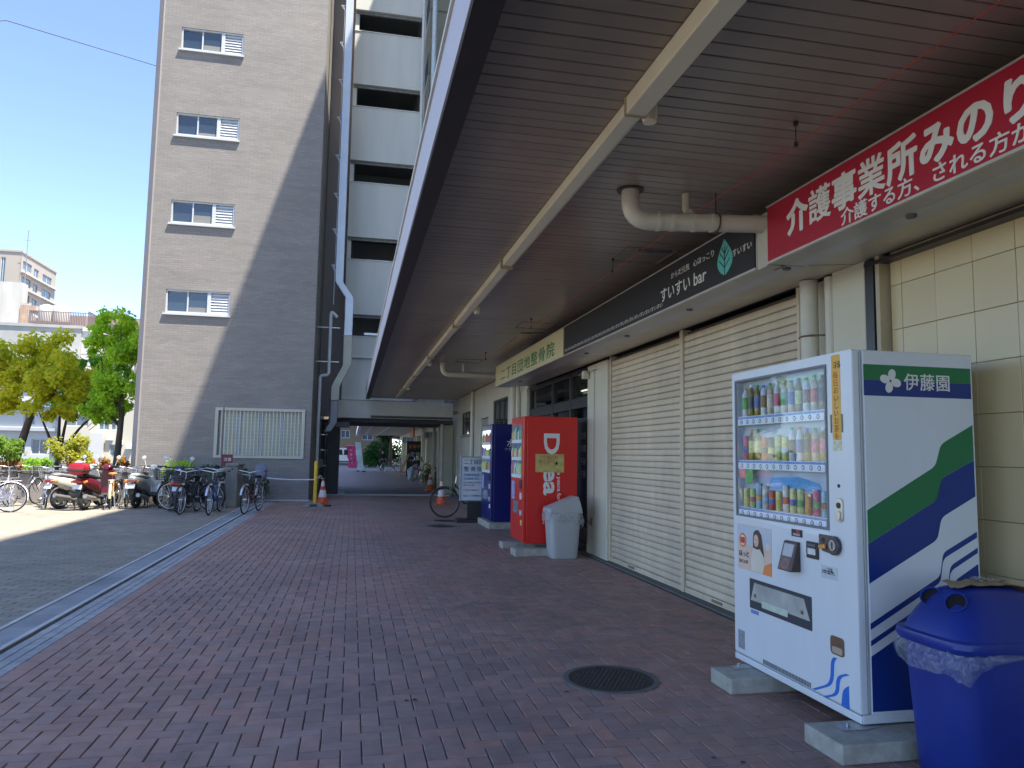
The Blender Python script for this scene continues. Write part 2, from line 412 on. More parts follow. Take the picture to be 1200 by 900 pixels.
# manholes
iron = M('cast_iron', (.035,.034,.034), .55, .2, 20, .4, 80, metal=.3)
def manhole(x, y, r, label, studs):
    t = thing('manhole_cover', label, 'manhole cover', (x, y, .0025))
    b = MB(); b.lathe([(r-.022, -.015), (r-.022, .0045), (r+.012, .0045), (r+.016, -.015)], n=48); b.f = [f for f in b.f if len(f) == 4]; b.mi = [0]*len(b.f)
    b.build('rim', M('manhole_rim_concrete', (.12,.115,.11), .8, .15, 15, .3), t, smooth=40)
    b = MB(); b.lathe([(.002, -.01), (r-.026, -.01), (r-.026, .002), (.002, .002)], n=48); b.build('lid', iron, t, smooth=40)
    if studs:
        b = MB(); p = .032; n = int(r/p)+1
        for i in range(-n, n+1):
            for j in range(-n, n+1):
                cx, cy = i*p + (p/2 if j % 2 else 0), j*p*.87
                if math.hypot(cx, cy) < r-.05 and math.hypot(cx, cy) > .03: b.add([(cx+q*a, cy+q*c, z) for z, q in ((.002,.012), (.0055,.0095)) for a, c in ((1,0),(.5,.87),(-.5,.87),(-1,0),(-.5,-.87),(.5,-.87))], [(6,7,8,9,10,11)] + [(k, (k+1) % 6, (k+1) % 6+6, k+6) for k in range(6)])
        b.build('studs', iron, t, kind='stuff')
        b = MB(); b.lathe([(.002,.002), (.022,.002), (.02,.007), (.002,.007)], n=16); b.build('centre_boss', iron, t)
        for a in (90, 210, 330): b = MB(); b.box(-.02,.02,-.006,.006,.002,.0065); o = b.build('lifting_slot', blackp, t, loc=(math.cos(R(a))*(r-.045), math.sin(R(a))*(r-.045), 0)); o.rotation_euler = (0,0,R(a+90))
    return t
manhole(*manholes[0], 'large round cast iron manhole cover with raised studs in the near brick paving', True)
manhole(*manholes[1], 'small dark manhole cover in the bricks, the nearer of the two before the bicycle', False)
manhole(*manholes[2], 'small dark manhole cover in the bricks beside the bicycle front wheel, the farther of two', False)

# =================================================================== BUILDINGS
# ---- brown apartment tower on the left
TX0, TX1, TY0, TY1, TH = -6.14, -1.21, 23.04, 33.0, 28.5
tile_front = M_brickwall('taupe_tile_facade', (.236,.217,.198), (.186,.171,.156), .23, .065, .005, .6, .35, rot=(90,0,0), var=.07)
tile_side = M_brickwall('taupe_tile_side', (.236,.217,.198), (.186,.171,.156), .23, .065, .005, .6, .35, rot=(90,0,90), var=.07)
smooth_taupe = M('smooth_taupe_render', (.30,.265,.245), .8, .06, 1.2, .15, 30)
tower = thing('apartment_tower', 'tall taupe tiled tower with four small upper windows and a barred ground floor window', 'building', ((TX0+TX1)/2, TY0, 0))
def tl(b, name, m, par, **k):      # geometry written in world coordinates under a thing
    o = b.build(name, m, par, **k)
    root = par
    while root.parent: root = root.parent
    if par is root: o.location = -root.location
    return o
wins = [(-5.45, -3.67, z, z+.70) for z in (5.40, 8.08, 10.76, 13.44, 16.12, 18.8, 21.5, 24.2)]
ch = .16
def facade(b, x0, x1, z0, z1, holes, y, depth):
    """wall face at y with rectangular openings (x0,x1,z0,z1) and their reveals"""
    xs = sorted({x0, x1, *[h[0] for h in holes], *[h[1] for h in holes]}); zs = sorted({z0, z1, *[h[2] for h in holes], *[h[3] for h in holes]})
    for i in range(len(xs)-1):
        for j in range(len(zs)-1):
            cx, cz = (xs[i]+xs[i+1])/2, (zs[j]+zs[j+1])/2
            if any(h[0] < cx < h[1] and h[2] < cz < h[3] for h in holes): continue
            b.add([(xs[i],y,zs[j]),(xs[i+1],y,zs[j]),(xs[i+1],y,zs[j+1]),(xs[i],y,zs[j+1])], [(0,1,2,3)])
    for (a, c, d, e) in holes:
        q = y + depth
        b.add([(a,y,d),(c,y,d),(c,q,d),(a,q,d),(a,y,e),(c,y,e),(c,q,e),(a,q,e)], [(0,1,2,3),(4,7,6,5),(0,3,7,4),(1,5,6,2)])
gw = (-3.88, -1.42, 1.26, 2.66)
b = MB(); facade(b, TX0+ch+.04, TX1, 0, TH, wins + [gw], TY0, .16)
tl(b, 'front_wall', tile_front, tower)
b = MB(); b.add([(TX1,TY0,0),(TX1,TY1,0),(TX1,TY1,TH),(TX1,TY0,TH)], [(0,1,2,3)]); tl(b, 'side_wall', tile_side, tower)
b = MB(); b.prism([(TX0+ch+.04, TY0+.001), (TX0+ch, TY0-.012), (TX0, TY0+.14), (TX0, TY1), (TX0+ch+.04, TY1)], 'z', 0, TH); tl(b, 'corner_render', smooth_taupe, tower)
b = MB(); b.box(TX0+.05, TX1+.08, TY0-.1, TY1, TH, TH+.35); tl(b, 'parapet', smooth_taupe, tower)
b = MB(); b.box(TX0+.21, TX1-.005, TY1-.05, TY1, 0, TH-.01); tl(b, 'rear_wall', smooth_taupe, tower)
alu = M('white_aluminium_frame', (.50,.53,.56), .4, .04, 5)
wglass = M('bluish_window_glass', (.03,.045,.06), .04, .1, 1, spec=1.)
blind = M('grey_roller_blind', (.20,.20,.19), .8, .05, 3)
def tower_window(z0, k):
    x0, x1, z1 = -5.45, -3.67, z0+.70
    w = link('window', None if False else _frame_me(x0, x1, z0, z1), tower); w.location = -tower.location
    def sub(b, n, m): o = b.build(n, m, w); return o
    xs = [x0+.06, x0+.60, x0+1.16, x0+1.24, x1-.05]
    b = MB(); b.box(xs[0], xs[1]-.02, TY0+.095, TY0+.105, z0+.07, z1-.07); sub(b, 'pane', wglass)
    b = MB(); b.box(xs[1]+.02, xs[2]-.02, TY0+.075, TY0+.085, z0+.07, z1-.07); sub(b, 'pane', wglass)
    b = MB(); b.box(xs[1]+.03, xs[2]-.03, TY0+.07, TY0+.074, z0+.075, z0+(.21,.30,.16,.24,.20,.35)[k % 6]); sub(b, 'inner_blind', blind)
    b = MB(); b.box(xs[3], xs[4], TY0+.11, TY0+.115, z0+.07, z1-.07); sub(b, 'added_pale_backing', M('added_pale_backing', (.42,.44,.46), .7, .03))  # pale panel added so the dark gaps behind the louvres look lighter
    for q in range(7):
        zz = z0 + .07 + q*.083
        b = MB(); b.add([(xs[3], TY0+.05, zz), (xs[4], TY0+.05, zz), (xs[4], TY0+.085, zz+.079), (xs[3], TY0+.085, zz+.079), (xs[3], TY0+.058, zz-.004), (xs[4], TY0+.058, zz-.004), (xs[4], TY0+.093, zz+.075), (xs[3], TY0+.093, zz+.075)],
              [(0,1,2,3),(4,7,6,5),(0,4,5,1),(1,5,6,2),(2,6,7,3),(3,7,4,0)]); sub(b, 'louvre', alu)
    b = MB(); b.box(x0-.05, x1+.03, TY0-.07, TY0+.0, z0-.055, z0-.004); sub(b, 'sill', alu)
def _frame_me(x0, x1, z0, z1):
    b = MB(); f = .045; ya, yb = TY0+.03, TY0+.13
    b.box(x0+.002, x0+f, ya, yb, z0, z1-.002); b.box(x1-f, x1-.002, ya, yb, z0, z1-.002)
    b.box(x0+f, x1-f, ya, yb, z0+.002, z0+f+.02); b.box(x0+f, x1-f, ya, yb, z1-f, z1-.002)
    b.box(x0+.58, x0+.62, ya+.02, yb, z0+f+.02, z1-f); b.box(x0+1.14, x0+1.24, ya, yb, z0+f+.02, z1-f)
    b.box(x0+f, x0+1.14, yb+.001, yb+.02, z0+.02, z1-.02)
    return b.mesh('window', alu)
for k, w_ in enumerate(wins[:6]): tower_window(w_[2], k)
# barred ground-floor window
gwin = MB(); x0, x1, z0, z1 = gw; f = .05
for (a, c, d, e) in ((x0-.03, x0+f, z0-.03, z1+.03), (x1-f, x1+.03, z0-.03, z1+.03), (x0+f, x1-f, z0-.03, z0+f), (x0+f, x1-f, z1-f, z1+.03)): gwin.box(a, c, TY0-.05, TY0+.02, d, e)
g = tl(gwin, 'grille_window', M('beige_window_frame', (.50,.47,.38), .5, .05), tower)
b = MB(); b.box(x0, x1, TY0+.13, TY0+.15, z0, z1)
o = b.build('pane', M('obscured_glass', (.40,.43,.42), .25, .08, 2), g)
for k in range(4):
    b = MB(); xa = x0+.08+k*.6; b.box(xa+.02, xa+.50, TY0+.10, TY0+.12, z0+.06, z1-.06); b.build('curtain', M('cream_curtain', (.55,.54,.40), .9, .08, 3), g)
for k in range(4): b = MB(); xa = x0+.61*k; b.box(xa-.02, xa+.025, TY0+.06, TY0+.099, z0+.05, z1-.05) if k else b.box(x0+.001, x0+.03, TY0+.06, TY0+.099, z0+.05, z1-.05); b.build('mullion', alu, g)
barm = MB(); barm.box(-.009, .009, -.012, .012, z0-.02, z1+.02); bme = barm.mesh('bar', M('pale_bars', (.62,.64,.60), .5, .05))
for k in range(24): link('bar', bme, g, loc=(x0+.05+k*(x1-x0-.1)/23, TY0-.03, 0))
for k in range(12): b = MB(); b.box(x0+.05, x1-.05, TY0-.012, TY0-.006, z0+.12+k*.105, z0+.128+k*.105); b.build('cross_wire', M('grille_wire', (.35,.36,.36), .5), g)

# ---- stair tower between the two blocks, on a beam
stair = thing('stair_tower', 'pale grey stair tower with dark open slots stacked between plain parapets', 'building', (.8, 26.2, 2.6))
pale = M('pale_grey_render', (.60,.61,.565), .8, .07, 2.2, .12, 25, stretch=(1,1,.12))
SX0, SX1 = -.41, 2.05
slots = [(5.44, 6.23), (8.15, 8.98), (10.94, 11.76), (13.73, 14.58), (16.55, 17.38), (19.35, 20.2), (22.15, 23.0)]
zs = [3.25] + [q for s_ in slots for q in s_] + [26.0]
for k in range(0, len(zs), 2):
    b = MB(); b.box(SX0, SX1, 26.2, 26.34, zs[k], zs[k+1]); tl(b, 'parapet', pale, stair, bevel=.006, seg=1)
    b = MB(); b.box(SX0-.01, SX1+.01, 26.175, 26.365, zs[k+1], zs[k+1]+.035) if k < len(zs)-2 else b.box(SX0-.01, SX1+.01, 26.17, 26.37, zs[k+1], zs[k+1]+.05); tl(b, 'coping', pale, stair)
for k in range(0, len(zs)-2, 2):
    b = MB(); b.box(SX0+.15, SX1-.05, 26.345, 29.8, zs[k+1]-1.15, zs[k+1]-1.0); tl(b, 'landing', M('landing_concrete', (.25,.25,.25), .9), stair)
    b = MB(); b.box(SX0+.02, SX1-.02, 26.30, 26.38, zs[k+2]-.10, zs[k+2]-.002); tl(b, 'slot_lintel', M('lintel_weathered', (.20,.20,.19), .9, .3, 12), stair)
    b = MB(); b.box(SX0+.7, SX1-.9, 27.3, 27.34, zs[k+1]+.25, zs[k+1]+.33); tl(b, 'handrail', steel, stair)
b = MB(); b.box(SX0, SX0+.14, 26.341, 30, 3.25, 26); b.box(SX1-.02, SX1+.1, 26.35, 30, 5.3, 26); b.box(SX0+.14, SX1, 29.85, 30, 3.25, 26); tl(b, 'side_wall', pale, stair)
b = MB(); b.box(-.52, 3.44, 26.08, 26.5, 2.62, 3.22); tl(b, 'beam', M('beam_render', (.60,.60,.54), .8, .1, 2, .2, 30), stair, bevel=.01)
b = MB(); b.box(-.45, 3.5, 26.5, 30.6, 2.5, 2.62); b.box(.60, 3.42, 26.04, 26.078, 2.64, 2.72); tl(b, 'passage_ceiling', M('dark_ceiling', (.10,.10,.11), .8), stair)
b = MB(); b.box(-.82, -.42, 26.25, 27.2, 0, 2.6); tl(b, 'pier', M('dark_pier_tiles', (.045,.045,.05), .7, .15, 4, .3), stair, bevel=.01)
b = MB(); b.box(-.80, -.1, 26.2, 26.6, 2.30, 2.48); b.box(-.8, -.53, 26.12, 26.2, 2.35, 3.3); tl(b, 'bracket', M('bracket_paint', (.15,.15,.16), .7), stair)
# thin dark cable tray under the beam
b = MB(); b.box(1.0, 2.9, 26.02, 26.075, 2.56, 2.615); tl(b, 'cable_tray', darkmetal, stair)

b = MB(); b.box(-1.205, SX0-.002, 27.3, 27.4, 2.7, 26); tl(b, 'gap_wall', smooth_taupe, stair)

# ---- service recess beside the tower
rec = thing('meter_recess', 'dark recess of pipes and steel frames between the taupe tower and the pier', 'pipework', (-1.0, 27, 0))
b = MB(); b.box(-1.2, -.83, 29.5, 29.6, 0, 2.7); tl(b, 'back_panel', M('recess_panel', (.16,.15,.15), .8), rec)
for z in (.5, .95, 1.5, 2.05): b = MB(); b.box(-1.19, -.84, 27.6, 27.64, z, z+.03); tl(b, 'rail', steel, rec)
for x in (-1.1, -.92): b = MB(); b.tube([(x, 27.5, 0), (x, 27.5, 2.5)], .02); tl(b, 'pipe', steel, rec)
b = MB(); b.box(-1.12, -.98, 27.45, 27.6, .9, 1.2); tl(b, 'meter_box', M('meter_grey', (.4,.4,.38), .6), rec, bevel=.01)

# ---- main slab block over the shops (its roof line throws the big shadow)
slab = thing('shop_apartment_block', 'long apartment block over the shops, with shutters, glass entrance, tiled bay and cream wall', 'building', (3.6, 10, 0))
slab_m = M('slab_render', (.50,.49,.46), .85, .08, .7, .1)
b = MB(); b.box(3.6, 14, -34, 29.9, 3.42, 28.85); tl(b, 'upper_storeys', slab_m, slab)
for k in range(8):
    b = MB(); b.box(3.3, 3.599, -34, 26.0, 5.6+k*2.8, 6.6+k*2.8); tl(b, 'balcony_front', pale, slab)
# shop front wall: recess back plane and plain parts
b = MB()
b.box(4.6, 4.7, -3, 26, 0, 3.4)
tl(b, 'back_wall', M('interior_dark', (.10,.10,.10), .9), slab)
shopw = M('shop_wall_cream', (.60,.57,.47), .75, .08, 1.5, .15, 40)
b = MB(); b.box(3.50, 3.68, 4.55, 4.92, 0, 2.86); tl(b, 'pilaster', cream, slab, bevel=.008, seg=1)
b = MB(); b.box(3.60, 3.68, 4.92, 5.44, 0, 2.86); tl(b, 'recess_wall', cream, slab)
b = MB(); b.box(3.50, 3.70, 10.0, 10.46, 0, 2.82); tl(b, 'pilaster', cream, slab, bevel=.006, seg=1)
b = MB(); b.box(3.505, 3.70, 10.465, 10.92, 0, 2.82); tl(b, 'pilaster', cream, slab, bevel=.006, seg=1)
b = MB(); b.box(3.50, 3.70, 15.0, 16.9, 0, 2.82); tl(b, 'pilaster', cream, slab, bevel=.006, seg=1)
# wall north of the entrance with openings, face at x = 3.53
b = MB()
for (ya, yb, za, zb) in ((16.9, 25.4, 2.82, 3.32), (16.9, 17.0, 0, 2.82), (18.9, 19.6, 0, 2.82), (17.0, 18.9, 0, 2.1), (19.6, 20.75, 2.45, 2.82), (20.75, 22.45, 0, 2.82), (22.45, 24.5, 2.78, 2.82), (22.45, 24.5, 0, 2.04), (24.5, 25.4, 0, 2.82)):
    b.box(3.53, 3.70, ya, yb, za, zb)
b.box(3.53, 3.70, 15.0, 16.9, 2.82, 3.32)
tl(b, 'cream_wall', shopw, slab)
def wallwin(ya, yb, za, zb, name='window', n=3, pm=darkglass):
    b = MB(); f = .04
    b.box(3.55, 3.60, ya, ya+f, za, zb); b.box(3.55, 3.60, yb-f, yb, za, zb); b.box(3.55, 3.60, ya+f, yb-f, za, za+f); b.box(3.55, 3.60, ya+f, yb-f, zb-f, zb)
    w = tl(b, name, M('bronze_frame', (.10,.09,.075), .5), slab)
    for k in range(n):
        a = ya+f+(yb-ya-2*f)*k/n; c = ya+f+(yb-ya-2*f)*(k+1)/n
        b = MB(); b.box(3.575, 3.585, a+.015, c-.015, za+f, zb-f); b.build('pane', pm, w)
        if k: b = MB(); b.box(3.556, 3.598, a-.014, a+.014, za+f, zb-f); b.build('mullion', M('bronze_frame', (.10,.09,.075), .5), w)
    b = MB(); b.box(3.49, 3.549, ya-.03, yb+.03, za-.05, za-.002); b.build('sill', M('bronze_frame', (.1,.09,.075)), w)
wallwin(17.0, 18.9, 2.1, 2.82, n=3); wallwin(22.45, 24.5, 2.04, 2.78, n=3)
b = MB(); b.box(3.58, 3.63, 19.62, 20.73, 0, 2.43); d = tl(b, 'door', M('grey_door_paint', (.33,.30,.31), .5, .05), slab)
b = MB(); b.tube([(3.55, 19.8, 1.0), (3.55, 19.8, 1.12)], .012); b.build('handle', steel, d)

# tiled bay on the far right
tm = M('beige_wall_tile', (.58,.475,.275), .32, .05, 2.5, rnd=.045)
b = MB(); b.box(3.585, 3.68, -3, 4.46, 0, 2.86); bay = tl(b, 'tiled_bay', M('tile_grout', (.30,.25,.16), .9), slab)
tb = MB(); tb.box(0, .014, .0015, .2925, .0015, .3015); tme = tb.mesh('tile', tm)
tb = MB(); tb.box(0, .014, .0015, .10, .0015, .3015); tmn = tb.mesh('tile', tm)
ty = [3.98 - .294*k for k in range(0, 9)] + [4.274]
for y in ty:
    for k in range(-1, 10):
        z = -.09 + .303*k
        if z < -.01: continue
        if z+.3 > 2.86: z2 = 2.86
        link('tile', tme, bay, .002, loc=(3.568 + random.uniform(-.0012,.0012), y - .29 + (.0 if y < 4.2 else .14) if False else y-.294, z), seg=1)
for k in range(0, 10): link('tile', tmn, bay, .002, loc=(3.5685, 4.275, -.09+.303*k), seg=1) if k else None
b = MB(); b.box(3.50, 3.62, 4.40, 4.44, 0, 2.86); tl(b, 'bay_reveal', M('bay_reveal_tile', (.42,.36,.24), .4), slab)
b = MB(); b.box(3.49, 3.62, 4.45, 4.535, 0, 2.845); tl(b, 'shutter_guide', darkmetal, slab)
b = MB(); b.box(3.48, 3.60, -3, 4.53, 2.80, 2.825); tl(b, 'shutter_slot', darkmetal, slab)

# roller shutters
slat_mb = {}
def shutter(ya, yb, z1):
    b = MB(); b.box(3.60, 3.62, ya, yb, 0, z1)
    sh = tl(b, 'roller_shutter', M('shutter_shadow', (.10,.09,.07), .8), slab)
    s = MB(); n = 5; p = .0735; w = yb-ya-.012
    prof = [(3.574, 0), (3.560, .004), (3.555, .016), (3.553, .036), (3.555, .056), (3.562, .068), (3.574, .0715)]
    vs = [(x, y, z) for y in (0, w) for (x, z) in prof]; k = len(prof)
    s.add(vs, [(i, i+1, i+1+k, i+k) for i in range(k-1)] + [tuple(range(k)), tuple(reversed(range(k, 2*k)))])
    me = s.mesh('slat', beige_metal)
    z = .075
    while z < z1 - .05:
        link('slat', me, sh, loc=(random.uniform(-.0008,.0008), ya+.006, z)); z += p
    b = MB(); b.box(3.545, 3.60, ya+.004, yb-.004, .012, .072); b.build('bottom_rail', beige_metal, sh, bevel=.004)
    b = MB(); b.box(3.532, 3.546, (ya+yb)/2+.25, (ya+yb)/2+.45, .035, .06); b.build('pull_handle', M('handle_brass', (.25,.18,.10), .5), sh)
    return sh
shutter(5.44, 7.605, 2.83); shutter(7.685, 9.955, 2.83)
for (ya, yb) in ((5.40, 5.44), (7.605, 7.685), (9.955, 10.0)):
    b = MB(); b.box(3.535, 3.64, ya, yb, 0, 2.86); tl(b, 'shutter_post', beige_metal, slab, bevel=.004)
b = MB(); b.box(3.44, 3.68, 4.55, 10.95, -.01, .015); tl(b, 'threshold', M('threshold_stone', (.12,.12,.11), .9, .15, 6, .3), slab)
b = MB(); b.box(3.38, 3.6, 10.95, 26, -.01, .02); tl(b, 'threshold', M('threshold_stone2', (.16,.155,.145), .9, .15, 6, .3), slab)

# glass entrance
ent = MB()
for y in (10.93, 12.0, 13.15, 14.9): ent.box(3.56, 3.66, y, y+.09, 0, 2.84)
for z0_, z1_ in ((2.22, 2.38), (2.76, 2.84), (0, .10)): ent.box(3.565, 3.655, 11.02, 14.9, z0_, z1_)
e = tl(ent, 'glass_entrance', darkmetal, slab)
for k, (ya, yb) in enumerate(((11.02, 12.0), (12.09, 13.15), (13.24, 14.9))):
    b = MB(); b.box(3.60, 3.606, ya, yb, 2.38, 2.76); b.build('upper_pane', M_glass('entrance_glass', .10, (.55,.58,.56)), e)
    b = MB(); b.box(3.612, 3.618, ya, yb, .10, 2.22); b.build('door_pane', M_glass('entrance_glass_dark', .10, (.18,.22,.20)), e)
b = MB(); b.box(4.3, 4.34, 10.9, 15, 0, 3.1); b.build('inner_curtain', M('inner_curtain', (.42,.45,.40), .9, .12, 2), e)
b = MB(); b.box(3.85, 3.95, 10.95, 12.3, 2.50, 2.53); b.build('ceiling_lamp', None or M('lamp_cover', (.85,.85,.75), .5), e)
ge = bpy.data.materials.new('lit_tube'); ge.use_nodes = True; ge.node_tree.nodes['Principled BSDF'].inputs['Emission Color'].default_value = (1,.98,.8,1); ge.node_tree.nodes['Principled BSDF'].inputs['Emission Strength'].default_value = 1.4
b = MB(); b.box(3.80, 3.83, 10.95, 12.2, 2.545, 2.565); b.build('lit_tube', ge, e)
wt = M('window_lettering', (.60,.66,.60), .6)
b = MB(); b.prism(rect(10.98, 11.95, .35, 2.05), 'x', 3.5605, 3.563); b.build('poster', M('dark_green_panel', (.012,.03,.022), .4, .3, 3), e)  # mottled dark green panel behind the door lettering
for k, s_ in enumerate(('診療', '時間', '午前', '午後')):
    text(s_, .13, (3.558, 11.42, 1.72-k*.2), FRONT, wt, e)

# =================================================================== CANOPY
can = thing('shop_canopy', 'long flat canopy over the shop fronts with brown planked soffit and pale fascia', 'canopy', (2, 12, 3.3))
b = MB(); b.box(.44, 3.598, -.6, 25.62, 3.36, 3.42); tl(b, 'roof_deck', M('deck_dark', (.02,.02,.02), .9), can)
plank_m = M('brown_soffit_metal', (.34,.28,.225), .29, .10, 1.3, world_co=True, stretch=(1,.6,1), rnd=.06)
pm = MB(); L0, L1 = .535, 3.52
pm.add([(L0,.004,3.352),(L0,.0,3.334),(L0,.004,3.330),(L0,.095,3.330),(L0,.099,3.334),(L0,.095,3.352)] + [(L1,.004,3.352),(L1,.0,3.334),(L1,.004,3.330),(L1,.095,3.330),(L1,.099,3.334),(L1,.095,3.352)],
   [(k, k+1, k+7, k+6) for k in range(5)] + [(0,5,4,3,2,1), (6,7,8,9,10,11)])
pme = pm.mesh('plank', plank_m)
for k in range(246):
    y = -.4 + k*.1055
    link('plank', pme, can, loc=(-2, y-12, -3.3 + random.uniform(-.0015, .0015)))
b = MB(); b.box(.40, .50, -.6, 25.62, 3.25, 3.575); tl(b, 'fascia', M('fascia_pale_metal', (.46,.44,.46), .5, .05, 1.5), can, bevel=.004)
b = MB(); b.box(.385, .52, -.6, 25.64, 3.576, 3.605); tl(b, 'flashing', M('flashing_cream', (.62,.58,.50), .5), can)
b = MB(); b.box(.409, .534, -.6, 25.60, 3.236, 3.249); b.box(.502, .534, -.6, 25.6, 3.25, 3.335); tl(b, 'drip_edge', M('drip_edge_dark', (.035,.03,.03), .5), can)
b = MB(); b.box(.40, 3.53, 25.621, 25.70, 3.30, 3.57); tl(b, 'end_fascia', M('fascia_pale_metal', (.46,.44,.46), .5), can)
for k, (xa, ya) in enumerate(((2.35, 6.2), (2.3, 10.2), (2.0, 14.6))):
    b = MB()
    for (p, q, r_, s_) in ((0, .5, 0, .012), (0, .5, .488, .5), (0, .012, .012, .488), (.488, .5, .012, .488)): b.box(xa+p, xa+q, ya+r_, ya+s_, 3.322, 3.3285)
    tl(b, 'access_hatch', M('hatch_frame', (.26,.21,.18), .5), can)

# light trunking under the soffit
tr = thing('light_trunking', 'long cream light trunking running the length of the brown soffit', 'light fitting', (1.5, 12, 3.3))
tc_ = M('trunking_cream', (.88,.81,.60), .45, .06, 2)
b = MB(); b.box(1.34, 1.45, -.5, 3.55, 3.23, 3.327); tl(b, 'channel', tc_, tr, bevel=.006)
b = MB(); b.box(1.355, 1.44, 3.56, 25.2, 3.255, 3.327); tl(b, 'channel', tc_, tr, bevel=.006)
b = MB(); b.box(1.455, 1.48, 3.56, 25.2, 3.29, 3.325); tl(b, 'side_conduit', tc_, tr, bevel=.006)
for y in (3.555, 6.9, 10.4, 14, 17.6, 21.2): b = MB(); b.box(1.335, 1.455, y-.010, y+.010, 3.226, 3.328); tl(b, 'joint_strap', M('strap_tan', (.45,.36,.22), .5), tr)
for y in (3.62, 9.3, 15.2, 21.2): b = MB(); b.lathe([(.001, 3.235), (.036, 3.235), (.042, 3.27), (.042, 3.327), (.001, 3.327)], (1.50, y, 0), 16); tl(b, 'junction_box', tc_, tr, smooth=40)

# =================================================================== SHOP SIGNS
sign_green = M('sign_green_letters', (.02,.16,.05), .5); ink = M('ink_black', (.02,.02,.02), .6); paperw = M('letter_white', (.74,.72,.68), .55, .03)
SXX = 2.80
def signbox(name, label, ya, yb, face, z0=2.81, z1=3.215, under=None):
    t = thing(name, label, 'sign', (SXX, (ya+yb)/2, z0))
    b = MB(); b.box(SXX+.012, SXX+.16, ya, yb, z0, z1); tl(b, 'box', M('sign_box_metal', (.50,.47,.42), .4, .08, 3, metal=.2), t, bevel=.004)
    b = MB(); b.box(SXX, SXX+.0115, ya+.012, yb-.012, z0+.012, z1-.008); tl(b, 'face_panel', face, t)
    b = MB(); b.box(SXX-.003, SXX+.02, ya+.002, yb-.002, z1-.0078, z1+.004); b.box(SXX-.003, SXX+.02, ya+.002, yb-.002, z0-.004, z0+.0118); tl(b, 'edge_trim', M('trim_metal', (.6,.56,.5), .35, metal=.4), t)
    return t
def stext(t, body, size, y, z, m, **k): 
    o = text(body, size, (SXX-.002 - t.location.x, y - t.location.y, z - t.location.z), FRONT, m, t, **k); return o
red = M('sign_red', (.42,.012,.035), .35, .04, 2)
t = signbox('red_shop_sign', 'long red fascia sign with big white Japanese lettering above the tiled bay', -.2, 4.645, red)
def fatten(o, rad, n=10):
    """heavier round strokes: the outline repeated on a small circle, each layer a hair further out"""
    me = o.data; V = [v.co.copy() for v in me.vertices]; F = [tuple(p.vertices) for p in me.polygons]; vs = []; fs = []
    for k in range(n+1):
        a = 2*math.pi*k/n; d = Vector((math.cos(a), math.sin(a), 0))*(rad if k < n else 0) + Vector((0, 0, .00012*k)); o_ = len(vs)
        vs += [v+d for v in V]; fs += [tuple(i+o_ for i in f) for f in F]
    m2 = bpy.data.meshes.new(o.name); m2.from_pydata(vs, [], fs); m2.materials.append(me.materials[0]); o.data = m2
for k, c_ in enumerate('介護事業所みのり'): fatten(stext(t, c_, .228, 4.39-k*.2385, 2.955, paperw, bold=.0008 if c_ in '護' else .0015, sx=1.02), .0035 if c_ in '護業' else .0060 if c_ in '事所' else .0085)
fatten(stext(t, '介護する方、される方が', .105, 3.83, 2.842, paperw, sx=1.12), .0018, 6)
t = signbox('black_shop_sign', 'long black fascia sign with white lettering and a teal leaf above the roller shutters', 4.80, 9.80, M('sign_black', (.022,.022,.024), .35, .05, 2))
stext(t, 'すいすい', .145, 6.50, 2.905, paperw, bold=.001, sx=1.12); stext(t, 'bar', .160, 5.80, 2.905, paperw, bold=.001, sx=1.12)
stext(t, 'からだ元気', .064, 6.26, 3.075, paperw, sx=1.22); stext(t, '心ほっこり', .064, 5.80, 3.075, paperw, sx=1.22)
stext(t, 'すいすい', .066, 5.13, 2.985, paperw, sx=1.1)
stext(t, 'すいすいすいすいすいすいすいすいすいすいすいすいすいすいすいすいすいすいすいすいすいすいすい', .052, 9.72, 2.855, paperw, sx=1.37)
leaf = []
for k in range(13): a = k/12; leaf.append((5.250 - .135*math.sin(math.pi*a**.8)*(1-.15*a), 2.87 + .29*a))
for k in range(11, 0, -1): a = k/12; leaf.append((5.250 + .125*math.sin(math.pi*a**.8)*(1-.15*a), 2.87 + .29*a))
b = MB(); b.prism(leaf, 'x', SXX-.003, SXX-.0005); tl(b, 'leaf_emblem', M('leaf_teal', (.10,.46,.42), .5), t)
b = MB()
def vein(p, q): b.bar((SXX-.0045, p[0], p[1]), (SXX-.0045, q[0], q[1]), .002, .007)
vein((5.250, 2.84), (5.245, 3.10))
for (p, q) in (((5.250,2.93),(5.330,3.0)),((5.250,2.93),(5.170,2.99)),((5.248,2.99),(5.320,3.06)),((5.248,2.99),(5.180,3.05)),((5.246,3.04),(5.290,3.10)),((5.246,3.04),(5.200,3.09))): vein(p, q)
tl(b, 'leaf_veins', M('sign_black', (.02,.02,.022)), t)
t = signbox('cream_shop_sign', 'cream fascia sign with dark green Japanese lettering above the glass entrance', 9.815, 14.80, M('sign_cream', (.60,.53,.30), .45, .06, 2))
stext(t, '二丁目団地整骨院', .235, 14.25, 2.90, sign_green, bold=.002, sx=2.0, space=1.13)
